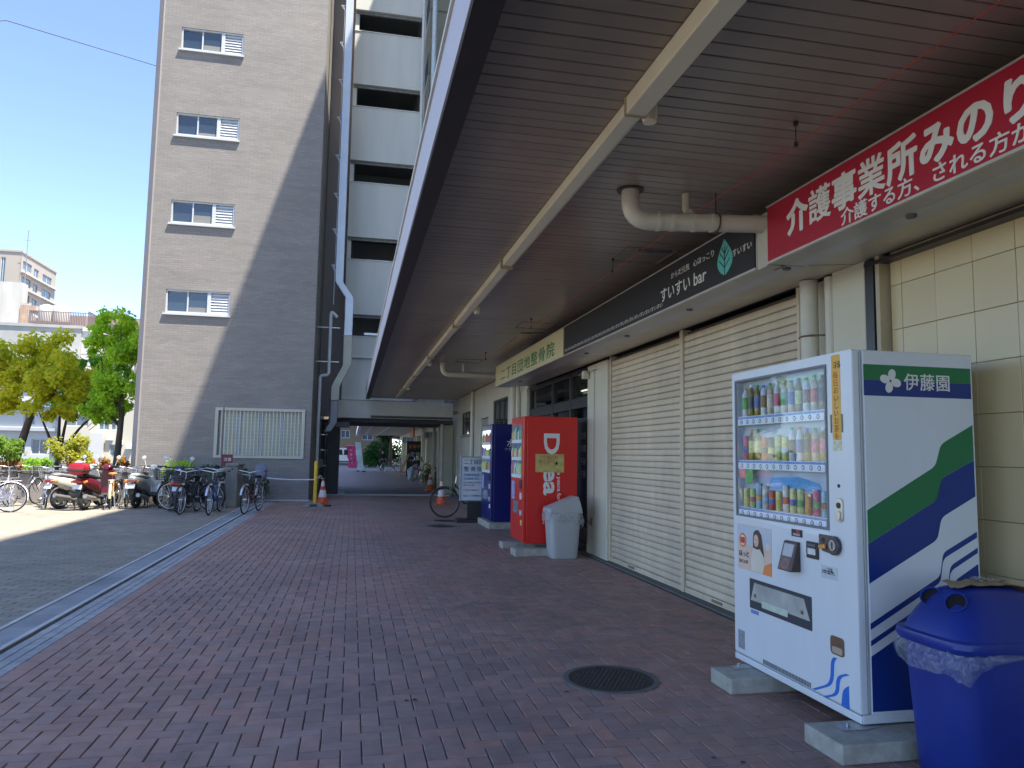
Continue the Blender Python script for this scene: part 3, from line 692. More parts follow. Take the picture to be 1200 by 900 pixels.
# underside and return of the sign band, down to the shutters
un = thing('sign_band_soffit', 'beige metal soffit joining the row of fascia signs back to the shop wall', 'canopy', (3.2, 8, 2.82))
um = M('underside_beige', (.60,.53,.41), .38, .12, 2.5)
for (ya, yb) in ((-.2, 4.64), (4.66, 9.81), (9.83, 14.8)):
    b = MB(); b.box(SXX+.162, SXX+.30, ya, yb, 2.812, 2.826); tl(b, 'strip', M('underside_grey', (.50,.50,.48), .35, .1, 3), un)
    b = MB(); b.add([(SXX+.30, ya, 2.822), (SXX+.30, yb, 2.822), (3.52, yb, 2.858), (3.52, ya, 2.858), (SXX+.30, ya, 2.836), (SXX+.30, yb, 2.836), (3.52, yb, 2.872), (3.52, ya, 2.872)], [(0,1,2,3),(4,7,6,5),(0,4,5,1),(1,5,6,2),(2,6,7,3),(3,7,4,0)]); tl(b, 'panel', um, un)
    b = MB(); b.bar((SXX+.30, ya+.01, 2.818), (SXX+.30, yb-.01, 2.818), .008); tl(b, 'bead', M('bead_pale', (.62,.58,.48), .4), un)
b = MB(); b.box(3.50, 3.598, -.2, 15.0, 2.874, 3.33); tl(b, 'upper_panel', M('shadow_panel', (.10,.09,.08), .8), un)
b = MB(); b.box(SXX+.01, SXX+.12, 4.655, 4.79, 2.80, 3.19); tl(b, 'pipe_cover', M('cover_beige', (.50,.46,.38), .5), un, bevel=.004)
for y in (1.6, 3.5, 4.72, 6.3, 7.9, 9.4, 11.5, 13.4):
    b = MB(); b.lathe([(.001, 2.798), (.026, 2.798), (.03, 2.806), (.03, 2.812), (.001, 2.812)], (SXX+.20, y, 0), 12); tl(b, 'vent_cap', M('vent_dark', (.12,.11,.10), .5), un, smooth=40)

# =================================================================== PIPES
def elbow_pipe(name, label, pts, r, m, collars=(), n=14):
    t = thing(name, label, 'pipe', pts[0])
    def rp(ps, rad):
        out = [Vector(ps[0])]
        for i in range(1, len(ps)-1):
            p, q, s_ = Vector(ps[i-1]), Vector(ps[i]), Vector(ps[i+1])
            a = q+(p-q).normalized()*rad; c = q+(s_-q).normalized()*rad
            for k in range(7): u = k/6; out.append(a*(1-u)**2+q*2*u*(1-u)+c*u*u)
        out.append(Vector(ps[-1])); return out
    b = MB(); b.tube(rp(pts, r*2.4), r, n); tl(b, 'pipe_run', m, t, smooth=50)
    for (p, d) in collars:
        p = Vector(p); d = Vector(d); b = MB(); b.tube([p-d*.014, p+d*.014], r+.005, n+4); tl(b, 'collar', m, t, smooth=50)
    return t
t = elbow_pipe('drain_pipe', 'thick cream drain elbow dropping from the soffit between the black and red signs', [(1.86, 4.84, 3.34), (1.86, 4.84, 3.10), (2.86, 4.70, 3.115)], .062, pvc,
   [((2.06, 4.812, 3.103), (1,-.14,.015)), ((2.16, 4.798, 3.104), (1,-.14,.015)), ((2.31, 4.777, 3.107), (1,-.14,.015)), ((2.44, 4.759, 3.109), (1,-.14,.015))])
b = MB(); b.lathe([(.062, 3.318), (.095, 3.318), (.095, 3.3295), (.062, 3.3295)], (1.86, 4.84, 0), 20); tl(b, 'ceiling_plate', M('plate_brown', (.05,.045,.04), .5), t, smooth=40)
b = MB(); b.tube([(2.28, 4.83, 3.335), (2.28, 4.83, 3.22), (2.28, 4.79, 3.18)], .03, 12); tl(b, 'branch_stub', pvc, t, smooth=50)
b = MB(); b.tube([(2.47, 4.755, 3.33), (2.47, 4.755, 3.18)], .006, 6); b.tube([Vector((2.47, 4.755, 3.11)) + Vector((0, math.cos(a)*.07, math.sin(a)*.07)) for a in [k*math.pi/8 for k in range(17)]], .006, 6); tl(b, 'hanger', M('rusty_steel', (.10,.05,.03), .8, .3, 20), t)
t = elbow_pipe('drain_pipe', 'cream drain elbow under the far soffit above the blue vending machine', [(1.80, 15.4, 3.34), (1.80, 15.4, 3.10), (3.2, 15.5, 3.11), (3.48, 15.6, 3.11)], .06, pvc)
b = MB(); b.tube([(2.25, 15.5, 3.335), (2.25, 15.5, 3.17)], .035, 12); tl(b, 'branch_stub', pvc, t, smooth=50)
t = elbow_pipe('down_pipe', 'thick cream downpipe between the nearest shutter and the cream pilaster', [(3.46, 5.15, 2.84), (3.46, 5.15, .02)], .068, pvc, n=20)
b = MB(); b.tube([(3.42, 5.225, 2.40), (3.388, 5.15, 2.40), (3.41, 5.08, 2.40), (3.50, 5.03, 2.40), (3.56, 4.96, 2.40)], .008, 6); b.box(3.56, 3.60, 4.93, 4.99, 2.38, 2.42); tl(b, 'clamp', M('rusty_bronze', (.16,.11,.06), .7, .2, 15), t)
elbow_pipe('down_pipe', 'thinner cream downpipe tight against the pilaster behind the white vending machine', [(3.545, 4.985, 2.84), (3.545, 4.985, .02)], .052, pvc, n=16)
elbow_pipe('down_pipe', 'cream downpipe before the cream wall right of the blue vending machine top', [(3.43, 16.0, 3.0), (3.43, 16.0, .02)], .07, pvc, [((3.43,16.0,1.9),(0,0,1))], n=16)
elbow_pipe('down_pipe', 'thin cream pipe beside the thicker one above the red vending machine', [(3.44, 15.55, 3.0), (3.44, 15.55, .02)], .045, pvc, n=12)
elbow_pipe('down_pipe', 'tall slim cream pipe between the door and the farthest wall window', [(3.46, 21.9, 3.3), (3.46, 21.9, .02)], .055, pvc, [((3.46,21.9,2.5),(0,0,1)), ((3.46,21.9,1.6),(0,0,1))], n=12)
# cord with hangers under the soffit
t = thing('suspended_line', 'thin red cord strung on little hangers under the brown soffit', 'cord', (2.35, 5, 3.2))
b = MB(); P = [(2.20, .2, 3.2)] + [(2.36, y, 3.2-.004*math.sin(y*2)) for y in (2.0, 3.5, 5, 6.5, 8, 9.5, 11, 13, 14.6)]; b.tube(P, .0028, 5); tl(b, 'cord', M('red_cord_plastic', (.45,.06,.03), .6), t)
for y in (3.6, 6.6, 9.9, 13.5):
    b = MB(); b.tube([(2.36, y, 3.33), (2.36, y, 3.19)], .003, 5); b.lathe([(.001,3.185), (.012,3.185), (.012,3.21), (.001,3.21)], (2.36, y, 0), 8); b.lathe([(.001,3.305), (.014,3.305), (.014,3.329), (.001,3.329)], (2.36, y, 0), 8); tl(b, 'hanger', darkmetal, t)
for (x, y, lab) in ((2.5, 6.0, 'small dark sign lamp arm under the soffit before the black sign'), (2.5, 10.6, 'small dark sign lamp arm under the soffit before the cream sign')):
    t = thing('sign_lamp', lab, 'lamp', (x, y, 3.33))
    b = MB(); b.tube([(x+.25, y+.1, 3.327), (x+.25, y+.1, 3.28), (x, y, 3.24)], .009, 6); tl(b, 'arm', M('lamp_arm_grey', (.12,.115,.11), .5), t)
    b = MB(); b.box(x-.13, x+.02, y-.02, y+.02, 3.225, 3.25); tl(b, 'lamp_head', M('lamp_arm_grey', (.12,.115,.11), .5), t, bevel=.006)
# duct between tower and stair tower
def ductrun(pts, w, d, m, t, name='duct_run'):
    b = MB(); vs = []
    for i, p in enumerate(pts):
        p = Vector(p); vs += [p+Vector((-w/2,-d/2,0)), p+Vector((w/2,-d/2,0)), p+Vector((w/2,d/2,0)), p+Vector((-w/2,d/2,0))]
    fs = [(0,3,2,1), tuple(4*(len(pts)-1)+k for k in range(4))]
    for i in range(len(pts)-1):
        for k in range(4): fs.append((i*4+k, i*4+(k+1) % 4, (i+1)*4+(k+1) % 4, (i+1)*4+k))
    b.add(vs, fs); return tl(b, name, m, t, bevel=.008, seg=1)
t = thing('exhaust_duct', 'silver box duct climbing the gap beside the taupe tower with two bends', 'duct', (-.5, 24.6, 2.8))
ductrun([(-.585, 24.6, 24.0), (-.585, 24.6, 6.95), (-.24, 24.6, 6.45), (-.24, 24.6, 5.2)], .25, .30, M('duct_silver', (.52,.57,.62), .4, .08, 2, metal=.3), t)
ductrun([(-.24, 24.6, 5.19), (-.24, 24.6, 4.25), (-.58, 24.6, 3.55), (-.58, 24.6, 3.1)], .25, .30, M('duct_yellowed', (.42,.42,.34), .5, .1, 2), t)
ductrun([(-.60, 24.6, 3.09), (-.60, 24.6, 2.4), (-.78, 24.6, 2.1)], .2, .2, M('duct_grey', (.22,.24,.26), .5), t, 'outlet_tail')
for z in (7.3, 8.5, 9.7, 11.0, 12.3, 13.6, 14.9, 16.2):
    b = MB(); b.bar((-.72, 24.5, z), (-.80, 24.5, z+.20), .015); b.bar((-.70, 24.5, z+.2), (-.86, 24.5, z+.2), .015); b.bar((-.71, 24.5, z-.02), (-.86, 24.5, z+.2), .012); b.box(-.745, -.735, 24.48, 24.50, z-1.1, z); tl(b, 'wall_bracket', galv, t)
t = elbow_pipe('vent_pipe', 'pale pipe with a high elbow fixed to the dark side of the taupe tower', [(-.60, 24.3, 5.75), (-.80, 24.3, 5.95), (-.80, 24.3, 3.87), (-1.06, 24.3, 3.87), (-1.06, 24.3, .4)], .052, pvcg, n=10)
for z in (5.4, 4.3): b = MB(); b.box(-1.2, -.5, 24.33, 24.36, z, z+.03); tl(b, 'support_rail', galv, t)
t = elbow_pipe('white_pipe', 'long white vertical pipe at the right edge of the stair tower slots', [(2.02, 26.05, 26), (2.02, 26.05, 3.3)], .055, pvcg, n=10)
t = elbow_pipe('white_pipe', 'bluish white vertical pipe just left of the canopy fascia, right of the stair tower', [(2.42, 26.05, 26), (2.42, 26.05, 3.3)], .085, M('pvc_bluish', (.50,.60,.66), .45), [((2.42, 26.05, 14.2),(0,0,1))], n=12)
t = elbow_pipe('white_pipe', 'short horizontal white pipe crossing the stair tower below its lowest slot', [(-.1, 26.12, 4.72), (1.2, 26.12, 4.72)], .045, pvcg, n=10)

# ---- balconies of the rear block seen past the stair tower
rb = thing('rear_balcony_block', 'block with cream balconies glimpsed between the stair tower and the canopy edge', 'building', (4, 34, 0))
b = MB(); b.box(3.6, 12, 30.1, 96, 3.2, 26); tl(b, 'wall', slab_m, rb)  # lengthened far past the balconies to shade the far walkway
for k in range(8):
    z = 3.4 + k*2.8
    b = MB(); b.box(2.6, 3.6, 30.2, 57, z-.15, z); tl(b, 'balcony_slab', cream, rb)
    b = MB()
    for q in range(60): b.box(2.62, 2.65, 30.3+q*.25, 30.33+q*.25, z, z+1.05)
    b.box(2.61, 2.66, 30.2, 57, z+1.05, z+1.1); tl(b, 'railing', M('railing_dark', (.12,.12,.12), .5), rb)
    for y in (30.2, 36, 42): b = MB(); b.box(2.6, 3.6, y-.05, y+.05, z, z+2.65); tl(b, 'partition', cream, rb)

# =================================================================== FAR ARCADE
ar = thing('far_arcade', 'farther shop arcade with low cream ceiling and pillars beyond the stair tower', 'building', (3.5, 40, 0))
b = MB(); b.box(.45, 4.4, 31.0, 62, 2.86, 2.98); tl(b, 'ceiling', M('arcade_ceiling', (.68,.63,.50), .7, .06, 2), ar)
b = MB(); b.box(.30, .45, 31.0, 62, 2.75, 3.1); tl(b, 'fascia', white, ar)
b = MB(); b.box(3.85, 4.2, 31.0, 62, 2.50, 2.859); tl(b, 'header', cream, ar)
b = MB(); b.box(4.3, 4.45, 30.3, 62, 0, 2.86); b.box(3.65, 3.8, 26.5, 30.3, 0, 2.86); b.box(3.65, 4.45, 30.2, 30.3, 0, 2.86); tl(b, 'shop_wall', cream, ar)
for x in (1.0, 1.9): b = MB(); b.box(x, x+.08, 31.2, 61, 2.80, 2.858); tl(b, 'ceiling_rail', white, ar)
for y in (27.4, 29.0, 33, 36.2, 40.2, 43.0, 46.5, 50.5, 55, 60): q_ = .62 if y > 31 else 0.; b = MB(); b.box(3.28+q_, 3.64+q_, y, y+.35, 0, 2.5 if y > 31 else 2.5); tl(b, 'pillar', cream, ar, bevel=.008, seg=1)
for (y, m_, w_) in ((31.0, darkmetal, 1.9), (37.0, M('shop_dark_brown', (.10,.05,.035), .6), 2.6), (44.2, M('shop_dark_red', (.12,.05,.04), .6), 2.0), (51.6, M('shop_tan', (.30,.24,.16), .6), 2.4)):
    b = MB(); b.box(4.24, 4.295, y, y+w_, 0, 2.2); d = tl(b, 'shop_door', m_, ar)
    b = MB(); b.box(4.23, 4.238, y+.2, y+w_/2-.05, .3, 2.0); b.build('pane', darkglass, d); b = MB(); b.box(4.23, 4.238, y+w_/2+.05, y+w_-.2, .3, 2.0); b.build('pane', wglass, d)
b = MB(); b.box(3.58, 3.64, 27.9, 28.9, 1.9, 2.55); w = tl(b, 'bright_window', darkmetal, ar)
for k in range(4): b = MB(); b.box(3.56, 3.578, 27.95+k*.24, 28.13+k*.24, 1.95, 2.5); b.build('pane', M('pale_pane', (.7,.72,.72), .3), w)
b = MB(); b.box(3.54, 3.6, 27.6, 29.0, 1.6, 1.88); tl(b, 'blue_notice', M('pale_blue_board', (.35,.50,.66), .6), ar)
elbow_pipe('down_pipe', 'cream pipe on the near pillar just past the concrete beam', [(3.15, 26.75, 2.6), (3.15, 26.75, .02)], .07, pvc, [((3.15,26.75,1.5),(0,0,1))], n=10)
elbow_pipe('down_pipe', 'cream pipe one pillar farther past the concrete beam', [(3.2, 29.9, 2.5), (3.2, 29.9, .02)], .07, pvc, n=10)
b = MB(); b.box(3.2, 3.27, 40.2, 42.4, 2.3, 2.85); tl(b, 'lantern_panel', M('orange_panel', (.45,.14,.04), .6, .4, 6), ar)

# =================================================================== VENDING MACHINES
def fp(t, name, pts, x, th, m, par=None, bevel=0):   # flat piece on a front face that looks towards -X, outline in (y, z)
    b = MB(); b.prism(pts, 'x', x-th, x-.0003); return tl(b, name, m, par or t, bevel=bevel)
def sp(t, name, pts, y, th, m, par=None):            # flat piece on a side that looks towards -Y, outline in (x, z)
    b = MB(); b.prism(pts, 'y', y-th, y-.0003); return tl(b, name, m, par or t)
def tlp(o, t): o.location = Vector(o.location) - t.location; return o
vw = M('vending_white_enamel', (.66,.69,.70), .28, .035, 5, stretch=(1,1,.25))
vg = M('livery_green', (.015,.17,.06), .3, .03, 2); vb = M('livery_blue', (.010,.035,.20), .3, .03, 2)
vend = thing('vending_machine', 'large white drink vending machine with green and blue stripes on its side', 'vending machine', (2.6, 3.5, .11))
FX, Y0, Y1, Z0, Z1 = 2.60, 3.50, 4.80, .145, 2.045
b = MB()   # cabinet body with a display recess in the front door
b.box(FX+.065, 3.355, Y0, Y1, Z0-.04, Z1-.002)
tl(b, 'cabinet', vw, vend, bevel=.006)
b = MB(); wy0, wy1, wz0, wz1 = 3.735, 4.745, 1.07, 1.98
for (a, c, d, e_) in ((Y0+.002, wy0, Z0, Z1), (wy1, Y1, Z0, Z1), (wy0, wy1, Z0, wz0), (wy0, wy1, wz1, Z1)): pass
ring_o = [(Y0+.002, Z0), (Y1, Z0), (Y1, Z1), (Y0+.002, Z1)]; ring_i = [(wy0, wz0), (wy1, wz0), (wy1, wz1), (wy0, wz1)]
vs = [(FX, *p) for p in ring_o] + [(FX, *p) for p in ring_i] + [(FX+.062, *p) for p in ring_o] + [(FX+.062, *p) for p in ring_i]
fs = []
for k in range(4):
    j = (k+1) % 4
    fs += [(k, j, j+4, k+4), (k+8, k+12, j+12, j+8), (k, k+8, j+8, j), (k+4, j+4, j+12, k+12)]
b.add(vs, fs); tl(b, 'door', vw, vend, bevel=.014, seg=3)
disp = thing_part = MB(); disp.box(FX+.25, FX+.26, wy0-.02, wy1+.02, wz0-.03, wz1+.02)
# display recess: open box
b = MB(); xa, xb = FX+.0622, FX+.0655
b.add([(FX+.02,wy0+.004,wz0+.004),(FX+.02,wy1-.004,wz0+.004),(FX+.02,wy1-.004,wz1-.004),(FX+.02,wy0+.004,wz1-.004),(FX+.0610,wy0+.004,wz0+.004),(FX+.0610,wy1-.004,wz0+.004),(FX+.0610,wy1-.004,wz1-.004),(FX+.0610,wy0+.004,wz1-.004)],
      [(4,5,6,7),(0,1,5,4),(1,2,6,5),(2,3,7,6),(3,0,4,7)])
dis = tl(b, 'display_window', M('display_back', (.42,.50,.58), .6, .15, 5), vend)
def dsub(b, name, m, **k): return b.build(name, m, dis, **k)
b = MB(); b.box(FX+.004, FX+.007, wy0+.001, wy1-.001, wz0+.001, wz1-.001); dsub(b, 'glass_pane', M_glass('display_glass', .05))
fr = MB()
for (a, c, d, e_) in ((wy0-.008, wy0+.006, wz0-.008, wz1+.008), (wy1-.006, wy1+.008, wz0-.008, wz1+.008), (wy0+.006, wy1-.006, wz0-.008, wz0+.006), (wy0+.006, wy1-.006, wz1-.006, wz1+.008)): fr.box(FX-.003, FX+.0035, a, c, d, e_)
dsub(fr, 'window_gasket', M('gasket_grey', (.18,.19,.20), .6))
drink_cols = [(.55,.10,.05), (.62,.45,.08), (.10,.35,.12), (.60,.58,.50), (.08,.14,.40), (.70,.30,.08), (.55,.12,.22), (.25,.14,.08), (.30,.50,.60), (.66,.60,.20), (.05,.05,.06), (.45,.55,.20)]
dm = [M('drink_label_%s' % chr(97+i), c, .35, .35, 40) for i, c in enumerate(drink_cols)]
capm = [M('cap_white', (.7,.7,.7), .4), M('cap_green', (.06,.35,.10), .4), M('cap_orange', (.7,.28,.05), .4), M('cap_blue', (.05,.15,.5), .4)]
bottle_body = M('bottle_tint', (.45,.42,.30), .15, .3, 30); tea = M('bottle_tea', (.20,.16,.04), .12, .2, 20); clearb = M('bottle_pale', (.55,.62,.65), .12, .2, 20)
rows = [(1.735, 'bottle', 1.0), (1.440, 'bottle', 1.02), (1.125, 'can', 1.0)]
rng = random.Random(3)
for ri, (rz, kind, sc_) in enumerate(rows):
    y = wy1 - .045
    for k in range(12):
        yy = wy1 - .062 - k*.0785
        if ri == 2 and k in (0,): pass
        tall = kind == 'bottle' and not (ri == 1 and k in (0, 3, 4, 5, 6))
        b = MB(); r_ = .0205 if tall else .0185; c0 = (FX+.040, yy, 0)
        if tall:
            h = rng.uniform(.195, .215); b.cur = 0; b.lathe([(r_*.9, rz+.001), (r_, rz+.012), (r_, rz+.05)], c0, 10); b.cur = 1; b.lathe([(r_+.0006, rz+.0501), (r_+.0006, rz+.13)], c0, 10)
            b.cur = 0; b.lathe([(r_, rz+.1301), (r_*.98, rz+.15), (r_*.45, rz+h-.022), (r_*.42, rz+h-.018)], c0, 10); b.cur = 2; b.lathe([(r_*.5, rz+h-.0179), (r_*.5, rz+h)], c0, 10)
            o = b.build('bottle', [rng.choice([bottle_body, tea, clearb]), rng.choice(dm), rng.choice(capm)], dis, smooth=40)
        else:
            h = rng.choice([.125, .15, .165]); b.cur = 1; b.lathe([(r_*.8, rz+.001), (r_, rz+.008), (r_, rz+h-.012), (r_*.8, rz+h)], c0, 10)
            b.cur = 0; b.lathe([(r_+.0006, rz+h*.3), (r_+.0006, rz+h*.55)], c0, 10)
            o = b.build('can', [rng.choice(dm), rng.choice(dm)], dis, smooth=40)
        o['tmp'] = 1
    b = MB(); b.box(FX+.010, FX+.058, wy0+.012, wy1-.012, rz-.006, rz); dsub(b, 'shelf', M('shelf_white', (.7,.72,.74), .4))
    b = MB(); b.box(FX+.0085, FX+.0105, wy0+.03, wy1-.012, rz-.060, rz-.002); dsub(b, 'price_rail', M('price_rail_pale', (.62,.72,.80), .4, .1, 20))
    b = MB(); b.box(FX+.0075, FX+.0084, wy0+.03, wy1-.012, rz-.018, rz-.004); dsub(b, 'price_strip', M('price_strip_blue', (.12,.25,.55), .4, .3, 60))
    for k in range(12):
        yy = wy1 - .062 - k*.0785
        b = MB(); b.lathe([(.0155, FX+.0084), (.0150, FX+.0072), (.001, FX+.0072)], (0, yy, rz-.038), 12, axis='x'); b.v = [(v[0], v[1], v[2]) for v in b.v]; o = dsub(b, 'button', M('button_dark', (.13,.14,.16), .4, .2, 60))
        b = MB(); b.lathe([(.0095, FX+.0071), (.0093, FX+.0066), (.001, FX+.0066)], (0, yy, rz-.038), 10, axis='x'); dsub(b, 'button_face', M('button_face', (.55,.60,.62), .4, .2, 60))
b = MB(); b.prism([(3.80,1.955),(4.30,1.955),(4.34,1.90),(4.0,1.885),(3.82,1.92)], 'x', FX+.050, FX+.054); dsub(b, 'header_card', M('header_card', (.40,.55,.30), .5, .3, 14))
b = MB(); b.prism(circ(4.60, 1.345, .05, 14, .07), 'x', FX+.012, FX+.0135); dsub(b, 'promo_tag', M('promo_green', (.12,.42,.10), .5, .2, 30))
b = MB(); b.prism(rrect(4.64, 4.72, 1.32, 1.38, .01), 'x', FX+.0085, FX+.0100); dsub(b, 'promo_tag', M('promo_pink', (.7,.20,.22), .5, .2, 30))
b = MB(); b.prism([(3.86,1.26),(4.44,1.26),(4.40,1.33),(4.1,1.345),(3.90,1.31)], 'x', FX+.0615-.004, FX+.0608); dsub(b, 'back_banner', M('back_banner_blue', (.06,.32,.62), .5, .2, 8))
# orange strip with lettering
st = fp(vend, 'orange_strip', rrect(3.60, 3.675, 1.56, 2.03, .006), FX, .0015, M('strip_orange', (.72,.42,.06), .5, .1, 20))
fp(vend, 'strip_base', rrect(3.60, 3.675, 1.50, 1.557, .004), FX, .0015, M('strip_yellow', (.62,.62,.40), .5, .3, 60))
tlp(text('ミネラル', .05, (FX-.002, 3.66, 1.955), FRONT, ink, vend, sx=.32), vend)
for k, s_ in enumerate('毎日おいしいお茶を'): tlp(text(s_, .044, (FX-.0021, 3.661, 1.90-k*.042), FRONT, M('strip_red_text', (.5,.12,.03), .6), vend), vend)
tlp(text('QUO', .022, (FX-.002, 3.66, 1.525), FRONT, ink, vend), vend) if False else None
b = MB(); b.box(FX-.006, FX-.0003, 3.682, 3.689, 1.60, 1.70); b.box(FX-.006, FX-.0003, 3.588, 3.595, 1.60, 1.70); tl(b, 'strip_clips', M('clip_dark', (.25,.22,.15), .5), vend)
# lock
b = MB(); b.prism(rrect(3.600, 3.655, 1.115, 1.245, .025, 5), 'x', FX-.010, FX-.0003); lk = tl(b, 'lock_plate', M('lock_plate', (.60,.58,.48), .3, .05, 20, metal=.5), vend, bevel=.003)
b = MB(); b.prism(circ(3.628, 1.205, .016, 14), 'x', FX-.0145, FX-.0102); b.build('key_hole', blackp, lk)
b = MB(); b.prism(rrect(3.612, 3.644, 1.125, 1.175, .01), 'x', FX-.020, FX-.0102); b.build('turn_handle', M('lock_plate', (.6,.58,.48)), lk, bevel=.003)
b = MB(); b.prism(circ(3.634, 1.31, .010, 12), 'x', FX-.004, FX-.0003); tl(b, 'key_cover', blackp, vend)
# poster of a woman with a cup: flat generic shapes
po = fp(vend, 'poster', rect(4.315, 4.737, .713, 1.010), FX, .002, M('poster_peach', (.66,.50,.40), .4, .15, 5))
def pp(name, pts, m, d): b = MB(); b.prism(pts, 'x', FX-.002-d-.0004, FX-.002-d); return b.build(name, m, po)
pp('sky_field', rect(4.32, 4.732, .88, 1.005), M('poster_sky', (.52,.56,.60), .4, .1, 5), .0002)
pp('hair_print', [(4.50,.985),(4.465,.99),(4.43,.96),(4.415,.90),(4.40,.83),(4.43,.80),(4.49,.82),(4.535,.84),(4.535,.93),(4.525,.97)], M('print_hair', (.07,.035,.025), .5), .0008)
pp('face_print', circ(4.495, .918, .030, 18, .040), M('print_skin', (.66,.42,.32), .5), .0014)
pp('eye_print', circ(4.510, .925, .004, 8, .003), M('print_hair', (.07,.035,.025)), .0020); pp('eye_print', circ(4.485, .925, .004, 8, .003), M('print_hair', (.07,.035,.025)), .0020)
pp('lip_print', circ(4.499, .897, .006, 8, .0025), M('print_lip', (.55,.12,.10)), .0020)
pp('blouse_print', [(4.53,.87),(4.49,.862),(4.45,.868),(4.41,.83),(4.39,.72),(4.56,.72),(4.56,.80)], M('print_blouse', (.68,.62,.50), .5), .0012)
pp('badge_print', circ(4.665, .905, .048, 20), M('print_orange', (.68,.22,.06), .5), .0012); pp('badge_ring', circ(4.665, .905, .034, 20), M('print_cream', (.75,.62,.45), .5), .0018); pp('badge_core', rrect(4.635, 4.695, .885, .925, .01), M('print_red', (.5,.06,.03), .5), .0024)
pp('cup_print', rrect(4.34, 4.375, .87, .915, .006), M('print_cup', (.62,.56,.50), .5), .0012)
pp('orange_corner', [(4.317,.715),(4.42,.715),(4.40,.77),(4.317,.80)], M('print_orange2', (.75,.25,.07), .5), .0016)
for (s_, z_, sz, m_) in (('ほっと', .80, .045, ink), ('ひといき', .755, .030, ink)): tlp(text(s_, sz, (FX-.0046, 4.715, z_), FRONT, m_, vend), vend)
# small sticker, reader, display, coin unit
b = MB(); b.prism(rrect(3.982, 4.088, .994, 1.036, .004), 'x', FX-.005, FX-.0003); q = tl(b, 'lamp_sign', blackp, vend)
b = MB(); b.prism(rect(4.0, 4.04, 1.02, 1.033), 'x', FX-.0062, FX-.0052); b.build('red_lamp', M('red_lamp', (.5,.02,.02), .4), q); b = MB(); b.prism(rect(4.0, 4.07, 1.0, 1.014), 'x', FX-.0062, FX-.0052); b.build('window_slot', M('slot_grey', (.3,.3,.32), .3), q)
b = MB(); b.add([(FX-.0003,4.005,.965),(FX-.0003,4.145,.965),(FX-.0003,4.145,.79),(FX-.0003,4.005,.79),(FX-.022,4.005,.962),(FX-.022,4.145,.962),(FX-.07,4.145,.792),(FX-.07,4.005,.792)], [(0,1,2,3),(4,7,6,5),(0,4,5,1),(1,5,6,2),(2,6,7,3),(3,7,4,0)])
rd = tl(b, 'card_reader', M('reader_brown', (.055,.035,.03), .35, .1, 10), vend, bevel=.006)
def onreader(name, ya, yb, t0, t1, m, d=.002):
    P_ = lambda y, t: (FX-.022-.048*t-d, y, .962-.17*t - d*.25)
    b = MB(); b.add([P_(ya,t0),P_(yb,t0),P_(yb,t1),P_(ya,t1)] + [(p[0]+d-.0004, p[1], p[2]) for p in (P_(ya,t0),P_(yb,t0),P_(yb,t1),P_(ya,t1))], [(0,1,2,3),(4,7,6,5),(0,4,5,1),(1,5,6,2),(2,6,7,3),(3,7,4,0)]); b.build(name, m, rd)
onreader('screen', 4.025, 4.125, .08, .50, M('reader_screen', (.38,.38,.36), .2, .05, 8)); onreader('touch_panel', 4.025, 4.125, .54, .95, M('reader_touch', (.14,.07,.055), .4, .2, 20))
b = MB(); b.lathe([(.030, 0), (.030, .001), (.024, .001), (.024, 0)], n=20); o = b.build('touch_ring', M('ring_red', (.35,.12,.09), .4), rd); o.rotation_euler = (0, R(-90)+.275, 0); o.location = (FX-.060, 4.075, .833)
b = MB(); b.prism(rrect(3.826, 3.935, .888, .982, .006), 'x', FX-.010, FX-.0003); cr = tl(b, 'card_slot', blackp, vend, bevel=.002)
b = MB(); b.prism(rrect(3.845, 3.918, .91, .945, .003), 'x', FX-.0125, FX-.0102); b.build('slot_label', M('slot_label', (.62,.62,.58), .5, .2, 60), cr); b = MB(); b.prism(rect(3.845, 3.918, .955, .970), 'x', FX-.0125, FX-.0102); b.build('slot_mouth', M('slot_mouth', (.10,.11,.12), .3), cr)
b = MB(); b.prism(circ(3.672, .985, .052, 24), 'x', FX-.024, FX-.0003); cu = tl(b, 'coin_unit', M('coin_unit_dark', (.06,.055,.06), .3, .2, 12), vend, bevel=.005)
b = MB(); b.prism([(3.70,1.035),(3.805,1.035),(3.805,.985),(3.775,.945),(3.70,.938)], 'x', FX-.016, FX-.0003); b.build('coin_plate', M('coin_plate_bronze', (.09,.075,.07), .3, .2, 12), cu, bevel=.003)
b = MB(); b.prism(circ(3.668, .987, .030, 18), 'x', FX-.029, FX-.0242); b.build('coin_slot_ring', M('chrome_ring', (.5,.5,.52), .2, .1, 20, metal=.8), cu); b = MB(); b.box(FX-.031, FX-.0292, 3.664, 3.672, .968, 1.006); b.build('coin_slot', blackp, cu)
b = MB(); b.bar((FX-.020, 3.795, .965), (FX-.034, 3.725, .975), .016, .022); b.build('return_lever', M('lever_orange', (.75,.33,.03), .4), cu, bevel=.004)
b = MB(); b.prism(circ(3.765, 1.005, .014, 14), 'x', FX-.020, FX-.0162); b.build('lever_hub', blackp, cu)
s_ = fp(vend, 'notice_sticker', rrect(3.662, 3.810, .795, .866, .003), FX, .001, M('notice_pale', (.52,.56,.58), .5, .1, 30))
tlp(text('ご注意', .022, (FX-.0015, 3.77, .838), FRONT, ink, vend), vend); tlp(text('千円札をお使いの際は\nおつりをご確認ください', .0105, (FX-.0015, 3.80, .822), FRONT, ink, vend), vend)
